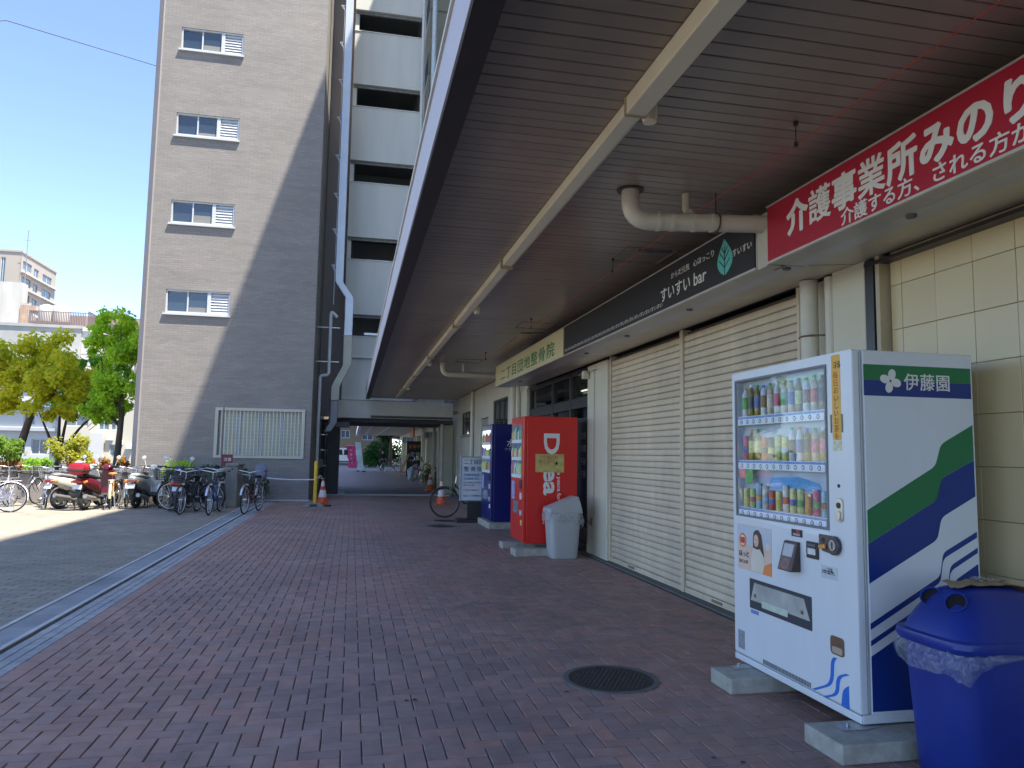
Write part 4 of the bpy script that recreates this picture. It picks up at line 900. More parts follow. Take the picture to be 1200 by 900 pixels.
# pick-up flap
b = MB(); b.prism(rect(3.905, 4.582, .478, .668), 'x', FX-.0045, FX-.0003); fl = tl(b, 'pickup_flap', M('flap_surround', (.05,.055,.065), .3), vend)
b = MB(); b.prism([(3.918,.53),(4.565,.53),(4.52,.645),(3.975,.645)], 'x', FX-.0065, FX-.0047); b.build('flap_window', M('flap_silver', (.42,.42,.38), .25, .25, 6), fl)
b = MB(); b.prism(rect(4.14, 4.43, .505, .545), 'x', FX-.008, FX-.0067); b.build('flap_label', M('flap_label', (.50,.58,.46), .5, .1, 30), fl)
for y in (4.51, 3.99): b = MB(); b.prism(circ(y, .565, .012, 12), 'x', FX-.011, FX-.0067); b.build('flap_knob', M('knob_bronze', (.15,.11,.08), .4), fl)
fp(vend, 'blue_sticker', rrect(4.48, 4.575, .445, .468, .003), FX, .001, M('sticker_blue', (.12,.22,.50), .5, .3, 60))
fp(vend, 'info_sticker', rrect(4.66, 4.745, .185, .305, .004), FX, .001, M('sticker_grey', (.25,.27,.30), .5, .4, 50))
b = MB(); b.prism(rrect(3.622, 3.738, .402, .500, .022, 5), 'x', FX-.004, FX-.0003); co = tl(b, 'coin_return', M('coin_return_bronze', (.20,.13,.08), .3, .3, 12, metal=.3), vend)
b = MB(); b.prism(rrect(3.635, 3.722, .41, .445, .012, 4), 'x', FX-.0055, FX-.0042); b.build('return_lip', M('return_lip', (.45,.36,.26), .3), co)
for k in range(34): 
    y = 4.43 - k*.0150; b = MB(); b.box(FX-.0018, FX-.0003, y-.0045, y+.0045, .158, .186); tl(b, 'vent_slot', M('vent_dark2', (.10,.11,.12), .6), vend)
def ribbon(pts, w):
    """outline of a band of vertical width w above the polyline"""
    return pts + [(p[0], p[1]+w) for p in reversed(pts)]
# wave livery on the front, bottom right
c1 = rounded([(3.905,.158),(3.735,.235),(3.728,.36),(3.70,.385)], .06)
c2 = rounded([(3.80,.150),(3.69,.195),(3.683,.29),(3.60,.325)], .05)
def hband(pts, w): return [(p[0]+w/2, p[1]) for p in pts] + [(p[0]-w/2, p[1]) for p in reversed(pts)]
fp(vend, 'wave_stripe', hband(c1, .030), FX, .0008, M('wave_blue', (.03,.16,.55), .3)); fp(vend, 'wave_stripe', hband(c2, .030), FX, .0008, M('wave_blue', (.03,.16,.55), .3))
fp(vend, 'wave_stripe', rounded([(3.66,.149),(3.645,.235),(3.592,.27)], .03) + [(3.592,.149)], FX, .0008, M('wave_blue', (.03,.16,.55), .3))
b = MB(); b.box(FX+.002, FX+.06, Y0+.003, Y1-.003, .103, .142); tl(b, 'skirt', vw, vend, bevel=.004)
# livery on the side
SY = Y0
sp(vend, 'name_band_green', rect(2.668, 3.343, 1.882, 1.966), SY, .001, vg); sp(vend, 'name_band_blue', rect(2.668, 3.343, 1.797, 1.8815), SY, .001, vb)
up_ = rounded([(2.668,1.189),(3.095,1.425),(3.135,1.545),(3.343,1.654)], .03)
mid = rounded([(2.668,1.015),(3.095,1.243),(3.132,1.360),(3.343,1.462)], .03)
low = rounded([(2.668,.809),(3.092,1.033),(3.122,1.150),(3.343,1.264)], .03)
sp(vend, 'green_stripe', mid + list(reversed(up_)), SY, .0008, vg); sp(vend, 'blue_stripe', low + list(reversed([(p[0], p[1]-.001) for p in mid])), SY, .0008, vb)
l1_ = rounded([(2.668,.590),(3.100,.823),(3.124,.948),(3.343,1.058)], .028); sp(vend, 'thin_blue_stripe', ribbon(l1_, -.030) if False else [(p[0], p[1]-.016) for p in l1_] + [(p[0], p[1]+.016) for p in reversed(l1_)], SY, .0008, vb)
l2_ = rounded([(2.668,.505),(3.145,.765),(3.166,.880),(3.343,.974)], .028); sp(vend, 'thin_blue_stripe', [(p[0], p[1]-.014) for p in l2_] + [(p[0], p[1]+.014) for p in reversed(l2_)], SY, .0008, vb)
l3_ = rounded([(2.668,.44),(3.178,.72),(3.190,.815),(3.343,.902)], .028); sp(vend, 'blue_field', l3_ + [(3.343,.163),(2.668,.163)], SY, .0008, vb)
b = MB(); b.box(2.6385, 2.6425, SY-.0012, SY-.0002, .15, 2.03); tl(b, 'door_gap', M('gap_grey', (.25,.27,.28), .6), vend)
b = MB(); b.box(2.61, 3.352, SY-.006, SY-.0003, .106, .150); tl(b, 'side_skirt', vw, vend, bevel=.002)
def petal(cx, cz, a, L=.048, w=.030):
    return [(cx + math.cos(a)*(L*.5+.006) + L*.5*math.cos(t)*math.cos(a) - w*.5*math.sin(t)*math.sin(a), cz + math.sin(a)*(L*.5+.006) + L*.5*math.cos(t)*math.sin(a) + w*.5*math.sin(t)*math.cos(a)) for t in [2*math.pi*k/18 for k in range(18)]]
for a in (75, 165, 255, 345): b = MB(); sp(vend, 'emblem_petal', petal(2.833, 1.880, R(a), .060, .046), SY, .0022, paperw)
tlp(text('伊藤園', .098, (2.915, SY-.0022, 1.842), SOUTH, paperw, vend, bold=.0006, sx=.99, space=1.05), vend)
b = MB(); b.box(2.68, 2.70, 3.70, 3.73, Z1, Z1+.012); tl(b, 'top_screw', blackp, vend)
for (x, y) in ((2.655, 3.56), (2.655, 4.66), (3.28, 3.56), (3.28, 4.66)):
    b = MB(); b.lathe([(.032, .1005-.0), (.032, .108), (.012, .109)], (x-0, y, 0), 12) if False else b.tube([(x, y, .097), (x, y, .14)], .010, 8); tl(b, 'levelling_foot', steel, vend)
# feet plates and concrete blocks
def block(x0, x1, y0, y1, h, lab, plate=True, grp=None):
    b = MB(); b.box(x0, x1, y0, y1, .0, h); o = b.build('concrete_block', M('block_concrete', (.36,.35,.30), .95, .22, 12, .6, 50), None, .008); tag(o, lab, 'concrete block', grp); return o
block(2.335, 2.96, 3.29, 3.60, .095, 'pale concrete block under the near end of the white vending machine')
block(2.335, 2.96, 4.36, 4.63, .095, 'pale concrete block under the far end of the white vending machine')
for (y, w_) in ((3.50, 'near'), (4.60, 'far')):
    b = MB(); b.prism([(2.46,y-.045),(2.60,y-.05),(2.70,y-.02),(2.70,y+.05),(2.58,y+.045),(2.47,y+.02)], 'z', .0955, .100); o = b.build('anchor_plate', M('zinc_plate', (.34,.36,.36), .35, .15, 20, metal=.6)); tag(o, 'zinc anchor plate on the %s concrete block of the white vending machine' % w_, 'metal plate')
    b = MB(); b.tube([(2.52, y, .100), (2.52, y, .118)], .010, 6); bb_ = b.build('bolt', steel, o)

def machine(name, label, fx, xr, y0, y1, z0, z1, body, side_text, accent, seed):
    t = thing(name, label, 'vending machine', (fx, y0, z0))
    b = MB(); b.box(fx+.05, xr, y0, y1, z0, z1); tl(b, 'cabinet', body, t, bevel=.008)
    b = MB(); b.box(fx, fx+.048, y0+.003, y1, z0+.02, z1-.002); tl(b, 'door', body, t, bevel=.008)
    wa, wb, wc, wd = y0+.13, y1-.06, z0+.95, z1-.12
    b = MB(); b.prism(rect(wa, wb, wc, wd), 'x', fx-.004, fx-.0004); d = tl(b, 'display_window', M('display_blue', (.22,.32,.42), .4, .3, 6), t)
    rg = random.Random(seed)
    for r_ in range(3):
        z = wc + .06 + r_*(wd-wc-.02)/3
        b = MB(); b.box(fx-.012, fx-.0045, wa+.01, wb-.01, z-.055, z-.002); b.build('price_rail', M('rail_white', (.68,.70,.72), .5, .15, 60), d)
        n = 9
        for k in range(n):
            y = wa+.05 + k*(wb-wa-.1)/(n-1); h = rg.uniform(.12, .19); b = MB(); b.lathe([(.030, z), (.031, z+h*.7), (.013, z+h), (.001, z+h)], (fx-.0045-.0, y, 0), 8)
            b.v = [(fx-.0045 + min(0, (v[0]-(fx-.0045))*.7), v[1], v[2]) for v in b.v]; b.build('bottle', rg.choice(dm), d)
    b = MB(); b.box(fx-.008, fx-.0046, wa, wb, wc, wd); b.build('glass_pane', M_glass('display_glass2', .06), d)
    for (nm, ya, yb, za, zb, m_) in (('coin_unit', y0+.10, y0+.24, z0+.80, z0+.93, blackp), ('notice_sticker', y1-.30, y1-.10, z0+.62, z0+.90, M('sticker_lilac', (.30,.35,.65), .5, .4, 20)), ('pickup_flap', y0+.32, y1-.22, z0+.42, z0+.60, M('flap_grey', (.20,.22,.26), .25, .3, 8)), ('coin_return', y0+.10, y0+.20, z0+.40, z0+.48, M('return_lilac', (.5,.5,.55), .4)), ('notice_sticker', y0+.10, y0+.2, z0+.64, z0+.74, M('sticker_white', (.66,.66,.66), .5, .2, 30)), ('notice_sticker', y0+.06, y0+.14, z0+.26, z0+.34, accent)):
        b = MB(); b.prism(rrect(ya, yb, za, zb, .01), 'x', fx-.010, fx-.0004); tl(b, nm, m_, t)
    return t
redv = M('vending_red_enamel', (.64,.020,.014), .28, .04, 2); bluev = M('vending_blue_enamel', (.008,.014,.135), .30, .05, 2)
t = machine('vending_machine', 'red drink vending machine with white sideways lettering and a yellow sticker on its side', 2.50, 3.33, 10.85, 11.72, .15, 2.03, redv, None, M('accent_yellow', (.7,.5,.1), .5), 5)
def sidetext(s_, size, x, z, bold, m, yy=10.85, sx=1.): 
    o = text(s_, size, (x, yy-.003, z), (R(90), R(90), 0), m, t, bold=bold, sx=sx); tlp(o, t); return o
sidetext('Drea', .33, 2.815, 1.80, .009, paperw, sx=1.38); sidetext('m', .40, 2.84, .72, .010, paperw) if False else None
sidetext('a peace for you', .085, 3.02, 1.20, .001, paperw, sx=1.1)
b = MB(); b.prism(rect(2.68, 3.12, 1.20, 1.47), 'y', 10.843, 10.848); o = tl(b, 'yellow_sticker', M('sticker_yellow', (.52,.42,.14), .6, .25, 14), t)
tlp(text('つり銭切れ\nのときは', .06, (2.73, 10.842, 1.34), SOUTH, M('sticker_ink', (.35,.08,.04), .6), t), t); tlp(text('★', .09, (2.96, 10.842, 1.30), SOUTH, ink, t), t)
block(2.335, 2.95, 10.60, 10.92, .10, 'grey concrete block under the near end of the red vending machine'); block(2.33, 2.95, 11.50, 11.76, .10, 'grey concrete block under the far end of the red vending machine')
t = machine('vending_machine', 'dark blue drink vending machine with small white lettering high on its side', 2.72, 3.46, 14.65, 15.75, .13, 2.06, bluev, None, M('accent_white', (.7,.7,.7), .5), 9)
tlp(text('水', .17, (3.02, 14.646, 1.62), SOUTH, paperw, t, bold=.001), t); tlp(text('アクア', .07, (2.98, 14.646, 1.53), SOUTH, paperw, t), t); tlp(text('お客様', .045, (3.15, 14.646, .24), SOUTH, paperw, t), t)
b = MB(); b.box(2.66, 3.4, 14.45, 15.8, .0, .125); tag(b.build('concrete_plinth', M('block_concrete', (.44,.44,.39)), None, .01), 'low pale concrete plinth under the dark blue vending machine', 'concrete block')

# =================================================================== BINS
bb = thing('recycling_bin', 'dark blue recycling bin with a domed two hole lid and a clear bag', 'bin', (2.86, 3.0, 0))
bbm = M('bin_blue_plastic', (.010,.028,.22), .40, .14, 5, .08, 40)
def sq_loft(secs, n=28, p=5.):
    """secs: (z, cx, cy, hx, hy) rounded rectangles stacked in z"""
    b = MB(); vs = []
    for (z, cx, cy, hx, hy) in secs:
        for k in range(n):
            a = 2*math.pi*(k+.5)/n; ca, sa = math.cos(a), math.sin(a)
            vs.append((cx+hx*math.copysign(abs(ca)**(2/p), ca), cy+hy*math.copysign(abs(sa)**(2/p), sa), z))
    fs = [(i*n+k, i*n+(k+1) % n, (i+1)*n+(k+1) % n, (i+1)*n+k) for i in range(len(secs)-1) for k in range(n)]
    fs += [tuple(reversed(range(n))), tuple((len(secs)-1)*n+k for k in range(n))]
    return b.add(vs, fs)
bx, by = 2.875, 3.03
tl(sq_loft([(.005, bx, by, .215, .185), (.02, bx, by, .225, .19), (.35, bx, by, .25, .205), (.62, bx, by, .27, .215)]), 'bin_body', bbm, bb, smooth=50)
tl(sq_loft([(.615, bx, by, .292, .235), (.64, bx, by, .305, .245), (.665, bx, by, .300, .24), (.672, bx, by, .285, .23)]), 'lid_rim', bbm, bb, smooth=40)
tl(sq_loft([(.670, bx, by, .282, .228), (.70, bx+.004, by+.005, .272, .216), (.76, bx+.018, by+.012, .240, .185), (.82, bx+.035, by+.018, .205, .150), (.852, bx+.045, by+.02, .175, .12), (.868, bx+.05, by+.02, .13, .085), (.872, bx+.05, by+.02, .05, .03)], p=3.6), 'lid_dome', bbm, bb, smooth=60)
for (x, y, z) in ((2.712, 3.115, .806), (2.712, 2.965, .806)):
    b = MB(); d = Vector((-.72,-.30,.55)).normalized(); c = Vector((x,y,z))
    b.tube([c-d*.06, c+d*.022], [.054,.049], 20, caps=False); b.tube([c-d*.06, c+d*.022], .043, 20, caps=False); b.add([], [(20+k-80, 20+(k+1) % 20-80, 60+(k+1) % 20-80, 60+k-80) for k in range(20)]); tl(b, 'hole_collar', bbm, bb, smooth=50)
    b = MB(); b.tube([c+d*.004, c+d*.010], .0432, 20); tl(b, 'hole_dark', M('hole_black', (.004,.004,.006), .9), bb)
# clear bag hanging below the rim
def bag(cx, cy, hx, hy, z1, drop, m, t, seed, out=.02):
    rg = random.Random(seed); n = 72; b = MB(); vs = []; rows_ = 9
    ph = [rg.uniform(0, 6.28) for _ in range(6)]
    for i in range(rows_):
        u = i/(rows_-1)
        for k in range(n):
            a = 2*math.pi*k/n; ca, sa = math.cos(a), math.sin(a); p = 5
            w = out*(.5+.9*math.sin(u*2.6)) + .010*math.sin(9*a+ph[0]+u*3)*u + .007*math.sin(17*a+ph[1]-u*4) + .006*math.sin(31*a+ph[2])
            dz = drop*(.62+.30*math.sin(2*a+ph[3])+.14*math.sin(5*a+ph[4]))
            vs.append((cx+(hx+w)*math.copysign(abs(ca)**(2/p), ca), cy+(hy+w)*math.copysign(abs(sa)**(2/p), sa), z1-dz*u + .006*math.sin(13*a+ph[5])*u))
    b.add(vs, [(i*n+k, i*n+(k+1) % n, (i+1)*n+(k+1) % n, (i+1)*n+k) for i in range(rows_-1) for k in range(n)])
    return tl(b, 'bag_liner', m, t, smooth=True)
def M_film(name, a, colr):
    m = bpy.data.materials.new(name); m.use_nodes = True; nt = m.node_tree; bs = nt.nodes['Principled BSDF']; out = nt.nodes['Material Output']
    bs.inputs['Base Color'].default_value = (*colr, 1); bs.inputs['Roughness'].default_value = .12; bs.inputs['Specular IOR Level'].default_value = 1
    n = nt.nodes.new('ShaderNodeTexNoise'); n.inputs['Scale'].default_value = 26; n.inputs['Detail'].default_value = 3; n.inputs['Distortion'].default_value = 1.5
    tc = nt.nodes.new('ShaderNodeTexCoord'); nt.links.new(tc.outputs['Object'], n.inputs['Vector'])
    bp = nt.nodes.new('ShaderNodeBump'); bp.inputs['Strength'].default_value = .8; bp.inputs['Distance'].default_value = .02; nt.links.new(n.outputs['Fac'], bp.inputs['Height']); nt.links.new(bp.outputs[0], bs.inputs['Normal'])
    t = nt.nodes.new('ShaderNodeBsdfTransparent'); x = nt.nodes.new('ShaderNodeMixShader')
    mr = nt.nodes.new('ShaderNodeMapRange'); mr.inputs[1].default_value = .4; mr.inputs[2].default_value = .7; mr.inputs[3].default_value = a*.6; mr.inputs[4].default_value = min(1, a*1.7); nt.links.new(n.outputs['Fac'], mr.inputs[0])
    nt.links.new(mr.outputs[0], x.inputs[0]); nt.links.new(t.outputs[0], x.inputs[1]); nt.links.new(bs.outputs[0], x.inputs[2]); nt.links.new(x.outputs[0], out.inputs[0]); return m
bag(bx, by, .272, .217, .632, .15, M_film('clear_film', .20, (.55,.60,.66)), bb, 4)
# brown paper and film lying on the lid
def crumple(name, label, cx, cy, L, W, m, seed, par=None):
    rg = random.Random(seed); nx, ny = 14, 8; b = MB(); vs = []
    for i in range(nx):
        for j in range(ny):
            u, v = i/(nx-1)-.5, j/(ny-1)-.5; x = cx+u*L+v*.05; y = cy+v*W - u*.05
            q = max(abs(x-(bx+.05))/.25, abs(y-(by+.015))/.20)
            vs.append((x, y, .880 - .13*max(0, q-.45)**1.6 + rg.uniform(-.004,.010)))
    b.add(vs, [(i*ny+j, (i+1)*ny+j, (i+1)*ny+j+1, i*ny+j+1) for i in range(nx-1) for j in range(ny-1)])
    o = b.build(name, m, None, smooth=True); tag(o, label, 'litter'); return o
crumple('paper_bag', 'crumpled brown paper lying across the lid of the blue recycling bin', bx+.11, by+.02, .44, .16, M('kraft_paper', (.36,.24,.13), .8, .2, 12, .3, 40), 2)
crumple('plastic_wrap', 'clear crumpled wrapper on the brown paper on top of the blue bin', bx+.13, by+.06, .14, .09, M_film('wrap_film', .5, (.6,.6,.58)), 8).location.z = .012

gb = thing('waste_bin', 'grey waste bin with a peaked lid and clear bag beside the red vending machine', 'bin', (3.04, 10.5, 0))
gm = M('bin_grey_plastic', (.40,.41,.40), .5, .05, 4)
tl(sq_loft([(.0, 3.04, 10.52, .215, .19), (.02, 3.04, 10.52, .22, .195), (.60, 3.04, 10.52, .262, .225), (.66, 3.04, 10.52, .27, .23)], p=6), 'bin_body', gm, gb, smooth=50)
b = MB(); c_ = [(2.765,10.29,.655),(3.315,10.29,.655),(3.315,10.76,.655),(2.765,10.76,.655),(2.775,10.30,.72),(3.305,10.30,.72),(3.305,10.75,.72),(2.775,10.75,.72),(2.98,10.34,.80),(3.25,10.32,.90),(3.25,10.73,.90),(2.98,10.72,.80)]
b.add(c_, [(0,3,2,1),(0,1,5,4),(1,2,6,5),(2,3,7,6),(3,0,4,7),(4,5,9,8),(5,6,10,9),(6,7,11,10),(7,4,8,11),(8,9,10,11)]); tl(b, 'peaked_lid', gm, gb, bevel=.012)
bag(3.04, 10.52, .262, .222, .675, .22, M_film('grey_film', .34, (.60,.62,.63)), gb, 11, .03)
gb.scale = (.88, .95, .97); gb.location.x -= .03
b = MB(); b.tube([(3.48, 10.62, .46), (3.42, 10.62, .47), (3.42, 10.62, .50), (3.485, 10.62, .50)], .012, 8); b.box(3.475, 3.498, 10.58, 10.66, .44, .54)
tag(b.build('wall_tap', M('tap_metal', (.30,.27,.20), .4, metal=.6), None), 'small metal tap low on the pilaster right of the grey waste bin', 'tap')
for (y, z, lab) in ((10.85, 2.62, 'small pale wall lamp bracket on the pilaster above the grey waste bin'),):
    w = thing('wall_fitting', lab, 'bracket', (3.5, y, z)); b = MB(); b.box(3.40, 3.50, y-.05, y+.05, z, z+.12); tl(b, 'housing', cream, w, bevel=.01); b = MB(); b.tube([(3.46, y-.5, z+.10), (3.46, y+.4, z+.09)], .006, 6); b.tube([(3.49, y-.3, z+.1), (3.49, y-.3, .6)], .005, 6); tl(b, 'cable', M('cable_grey', (.3,.29,.25), .6), w)

# =================================================================== BICYCLES
chrome = M('bike_chrome', (.60,.61,.63), .28, .05, 10, metal=.85)
def torus(R_, r_, n=28, m=6, c=(0,0,0)):
    vs = [((R_+r_*math.cos(2*math.pi*j/m))*math.cos(2*math.pi*i/n)+c[0], r_*math.sin(2*math.pi*j/m)+c[1], (R_+r_*math.cos(2*math.pi*j/m))*math.sin(2*math.pi*i/n)+c[2]) for i in range(n) for j in range(m)]
    return vs, [(i*m+j, ((i+1) % n)*m+j, ((i+1) % n)*m+(j+1) % m, i*m+(j+1) % m) for i in range(n) for j in range(m)]
_bk = {}
def wheel(t, x, rw, cx='wheel', tyre=rubber, chrome=chrome):
    b = MB(); b.tube([(x,-.045,rw),(x,.045,rw)], .022, 8)
    for k in range(20):
        a = 2*math.pi*k/20; s_ = .02 if k % 2 else -.02
        b.tube([(x+.02*math.cos(a+.5), s_, rw+.02*math.sin(a+.5)), (x+(rw-.04)*math.cos(a), 0, rw+(rw-.04)*math.sin(a))], .0022, 3, caps=False)
    w = b.build(cx, chrome, t)
    b = MB(); v, f = torus(rw-.014, .017, 32, 7, (x,0,rw)); b.add(v, f); b.build('tyre', tyre, w, smooth=True)
    b = MB(); v, f = torus(rw-.034, .009, 32, 5, (x,0,rw)); b.add(v, f); b.build('rim', chrome, w, smooth=True)
def arc3(cx, cz, r, a0, a1, n=10, y=0): return [(cx+r*math.cos(R(a0+(a1-a0)*k/n)), y, cz+r*math.sin(R(a0+(a1-a0)*k/n))) for k in range(n+1)]
def bicycle(label, loc, yaw, fm, basket=True, rw=.33, saddle_m=blackp, guard=chrome, group=None, rear_basket=False, child_seat=False, basket_m=None, steer=0, rimm=None):
    t = thing('bicycle', label, 'bicycle', (loc[0], loc[1], 0), yaw, group)
    xr, xf = -.52, .56
    wheel(t, xr, rw, chrome=rimm or chrome); wheel(t, xf, rw, chrome=rimm or chrome)
    bbk = (-.07, 0, .29); st = (-.21, 0, .70); hd1 = (.36, 0, .62); hd2 = (.32, 0, .78)
    b = MB(); b.tube([bbk, st], .016, 8); b.tube([bbk, (.12,0,.33), hd1], .018, 8); b.tube([(-.15,0,.47), (.10,0,.50), (.33,0,.74)], .014, 8); b.tube([hd1, hd2], .019, 8)
    for s_ in (-1, 1): b.tube([bbk, (xr, s_*.055, rw)], .010, 6); b.tube([(-.19, 0, .62), (xr, s_*.055, rw)], .008, 6)
    b.build('frame', fm, t, smooth=50)
    b = MB()
    for s_ in (-1, 1): b.tube([(.37, s_*.045, .60), (.42, s_*.05, .52), (xf, s_*.05, rw)], [.012,.012,.008], 6)
    b.tube([(.37,-.045,.60),(.37,.045,.60)], .012, 6); b.build('fork', fm, t, smooth=50)
    b = MB(); b.tube([(.32,0,.78),(.30,0,.94)], .013, 8)
    b.tube([(.06,-.29,.97),(.20,-.28,.985),(.29,-.14,.97),(.30,0,.94),(.29,.14,.97),(.20,.28,.985),(.06,.29,.97)], .011, 8); b.build('handlebar', chrome, t, smooth=60)
    for s_ in (-1, 1): b = MB(); b.tube([(.02, s_*.292, .967), (.13, s_*.288, .978)], .017, 8); b.build('grip', blackp, t)
    b = MB(); b.tube([st, (-.235,0,.80)], .012, 8); b.build('seat_post', chrome, t)
    b = MB(); b.loft([(-.37,0,.835,.03,.02),(-.35,0,.84,.09,.032),(-.27,0,.835,.105,.036),(-.19,0,.828,.06,.028),(-.10,0,.828,.028,.02),(-.085,0,.828,.015,.012)], 12); b.build('saddle', saddle_m, t, smooth=60)
    for (cx, a0, a1) in ((xr, 10, 190), (xf, 20, 140)):
        b = MB(); P0 = arc3(cx, rw, rw+.022, a0, a1, 14)
        vs = []; 
        for p in P0: 
            d = Vector((p[0]-cx, 0, p[2]-rw)).normalized()
            for (yy, o_) in ((-.028,-.014),(-.018,0),(.018,0),(.028,-.014)): vs.append((p[0]+d.x*o_, yy, p[2]+d.z*o_))
        b.add(vs, [(i*4+j, (i+1)*4+j, (i+1)*4+j+1, i*4+j+1) for i in range(len(P0)-1) for j in range(3)]); b.build('mudguard', guard, t, smooth=60)
    b = MB(); v, f = torus(.085, .006, 18, 4, (bbk[0], -.05, bbk[2])); b.add(v, f)
    for s_ in (-1, 1): b.bar((bbk[0], s_*.07, bbk[2]), (bbk[0]+s_*.10, s_*.08, bbk[2]-s_*.13), .014); b.box(bbk[0]+s_*.10-.04, bbk[0]+s_*.10+.04, min(s_*.08, s_*.16), max(s_*.08, s_*.16), bbk[2]-s_*.13-.01, bbk[2]-s_*.13+.01)
    b.tube([(bbk[0],-.08,bbk[2]),(bbk[0],.08,bbk[2])], .014, 6); b.build('crank', M('crank_dark', (.10,.10,.11), .4, metal=.5), t)
    b = MB(); b.prism(rounded([(-.56,.30),(-.54,.385),(-.07,.395),(.04,.33),(.0,.21),(-.12,.20),(-.5,.285)], .03) , 'y', -.066, -.058); b.build('chain_guard', guard, t, bevel=.002)
    b = MB()
    for s_ in (-1, 1): b.tube([(-.25,s_*.05,.68),(-.70,s_*.06,.70)], .006, 5); b.tube([(xr,s_*.06,rw),(-.62,s_*.06,.70)], .005, 5)
    for k in range(5): b.tube([(-.32-.09*k,-.058,.692),(-.32-.09*k,.058,.692)], .005, 5)
    b.build('rack', guard, t)
    b = MB(); b.tube([(xr,-.07,rw),(xr-.06,-.11,.01)], .008, 5); b.tube([(xr,.07,rw),(xr-.06,.11,.01)], .008, 5); b.tube([(xr-.06,-.12,.01),(xr-.06,.12,.01)], .009, 5); b.build('kickstand', chrome, t)
    def wire_basket(x0, x1, z0, z1, m, nm):
        b = MB(); w0, w1 = .12, .17
        def rr(z, k): u = (z-z0)/(z1-z0); w = w0+(w1-w0)*u; xa, xb = x0+.03*(1-u), x1-.03*(1-u); return [(xa,-w,z),(xb,-w,z),(xb,w,z),(xa,w,z)]
        for k in range(6):
            z = z0+(z1-z0)*k/5; q = rr(z, k)
            for i in range(4): b.bar(q[i], q[(i+1) % 4], .009 if k == 5 else .006)
        q0, q1 = rr(z0, 0), rr(z1, 0)
        for i in range(4):
            for k in range(7):
                u = k/7; p = Vector(q0[i]).lerp(Vector(q0[(i+1) % 4]), u); s_ = Vector(q1[i]).lerp(Vector(q1[(i+1) % 4]), u); b.bar(p, s_, .006)
        for k in range(1, 6): u = k/6; b.bar(Vector(q0[0]).lerp(Vector(q0[1]), u), Vector(q0[3]).lerp(Vector(q0[2]), u), .005)
        b.build(nm, m, t)
    if basket: wire_basket(.40, .72, .70, .92, basket_m or M('basket_dark', (.035,.035,.04), .5), 'basket')
    if rear_basket: wire_basket(-.75, -.36, .71, .97, basket_m or M('basket_dark', (.035,.035,.04), .5), 'rear_basket')
    b = MB(); b.lathe([(.001,.0),(.028,.0),(.034,.05),(.001,.052)], (0,0,0), 10, axis='x'); o = b.build('lamp', chrome, t); o.location = (.41, 0, .66)
    b = MB(); b.box(-.735,-.722,-.03,.03,.58,.63); b.build('reflector', M('reflector_red', (.45,.01,.01), .2), t)
    if child_seat:
        b = MB(); b.loft([(-.62,0,.82,.13,.10),(-.60,0,.98,.15,.17),(-.50,0,.80,.15,.07),(-.38,0,.78,.12,.05)], 12); b.build('child_seat', M('child_seat_grey', (.12,.13,.17), .6), t, smooth=60)
    return t
nv0 = M('sign_navy', (.02,.04,.10), .6)
fm = lambda n, c: M('bike_paint_'+n, c, .3, .04, 5)
bgp = None
bicycle('city bicycle seen side on at the left end of the parked row', (-7.9, 18.7), R(184), fm('lilac', (.20,.17,.28)), basket_m=M('basket_grey', (.35,.36,.38), .4, metal=.4), guard=M('guard_pale', (.6,.6,.62), .4))
bicycle('pale silver bicycle with a wire basket between the first bicycle and the scooters', (-7.35, 20.6), R(112), fm('silver', (.55,.55,.52)), basket_m=chrome)
bicycle('second pale silver bicycle leaning close behind the maroon tailed scooter', (-7.0, 20.8), R(106), fm('silver2', (.62,.62,.58)), basket_m=chrome)
bicycle('golden yellow bicycle parked between the red box scooter and the silver scooter', (-5.72, 20.2), R(102), fm('gold', (.50,.34,.08)), saddle_m=M('saddle_tan', (.45,.18,.05), .5), guard=M('guard_cream', (.62,.58,.35), .4), basket_m=chrome)
bicycle('cream bicycle just right of the golden yellow one', (-5.45, 20.7), R(97), fm('cream', (.55,.52,.32)), basket_m=chrome)
bicycle('dark bicycle with bright fork tubes right of the silver scooter', (-4.55, 20.6), R(-92), fm('grey', (.10,.11,.13)))
bicycle('black bicycle turned aslant beside the dark red scooter', (-3.62, 18.6), R(-98), fm('black', (.02,.02,.03)), guard=M('guard_black', (.03,.03,.035), .4))
bicycle('navy bicycle with its big wheel side on, in the shaded part of the row', (-3.72, 19.3), R(160), fm('navy', (.02,.04,.16)), basket=False, guard=M('guard_black', (.03,.03,.035), .4))
bicycle('dark blue bicycle facing the camera left of the grey stone post', (-3.05, 18.5), R(-93), fm('blue', (.03,.07,.20)), saddle_m=blackp)
bicycle('green grey bicycle squeezed between the dark blue bicycle and the stone post', (-3.25, 20.4), R(-97), fm('green', (.05,.12,.09)), basket_m=M('basket_green', (.05,.14,.07), .5))
bicycle('lone bicycle with a black basket and a child seat, standing right of the stone post', (-2.25, 18.7), R(-100), fm('wine', (.14,.05,.06)), child_seat=True)
bicycle('black bicycle by the white standing signboard with a basket on its rack', (2.68, 17.15), R(176), fm('black2', (.02,.02,.022)), basket=False, rear_basket=True, guard=M('guard_black', (.03,.03,.035), .4), rw=.345, rimm=M('rim_dark', (.10,.10,.11), .35, metal=.6))
bicycle('small far bicycle beside the standing person at the end of the arcade', (3.0, 58.0), R(20), fm('far', (.3,.3,.32)))

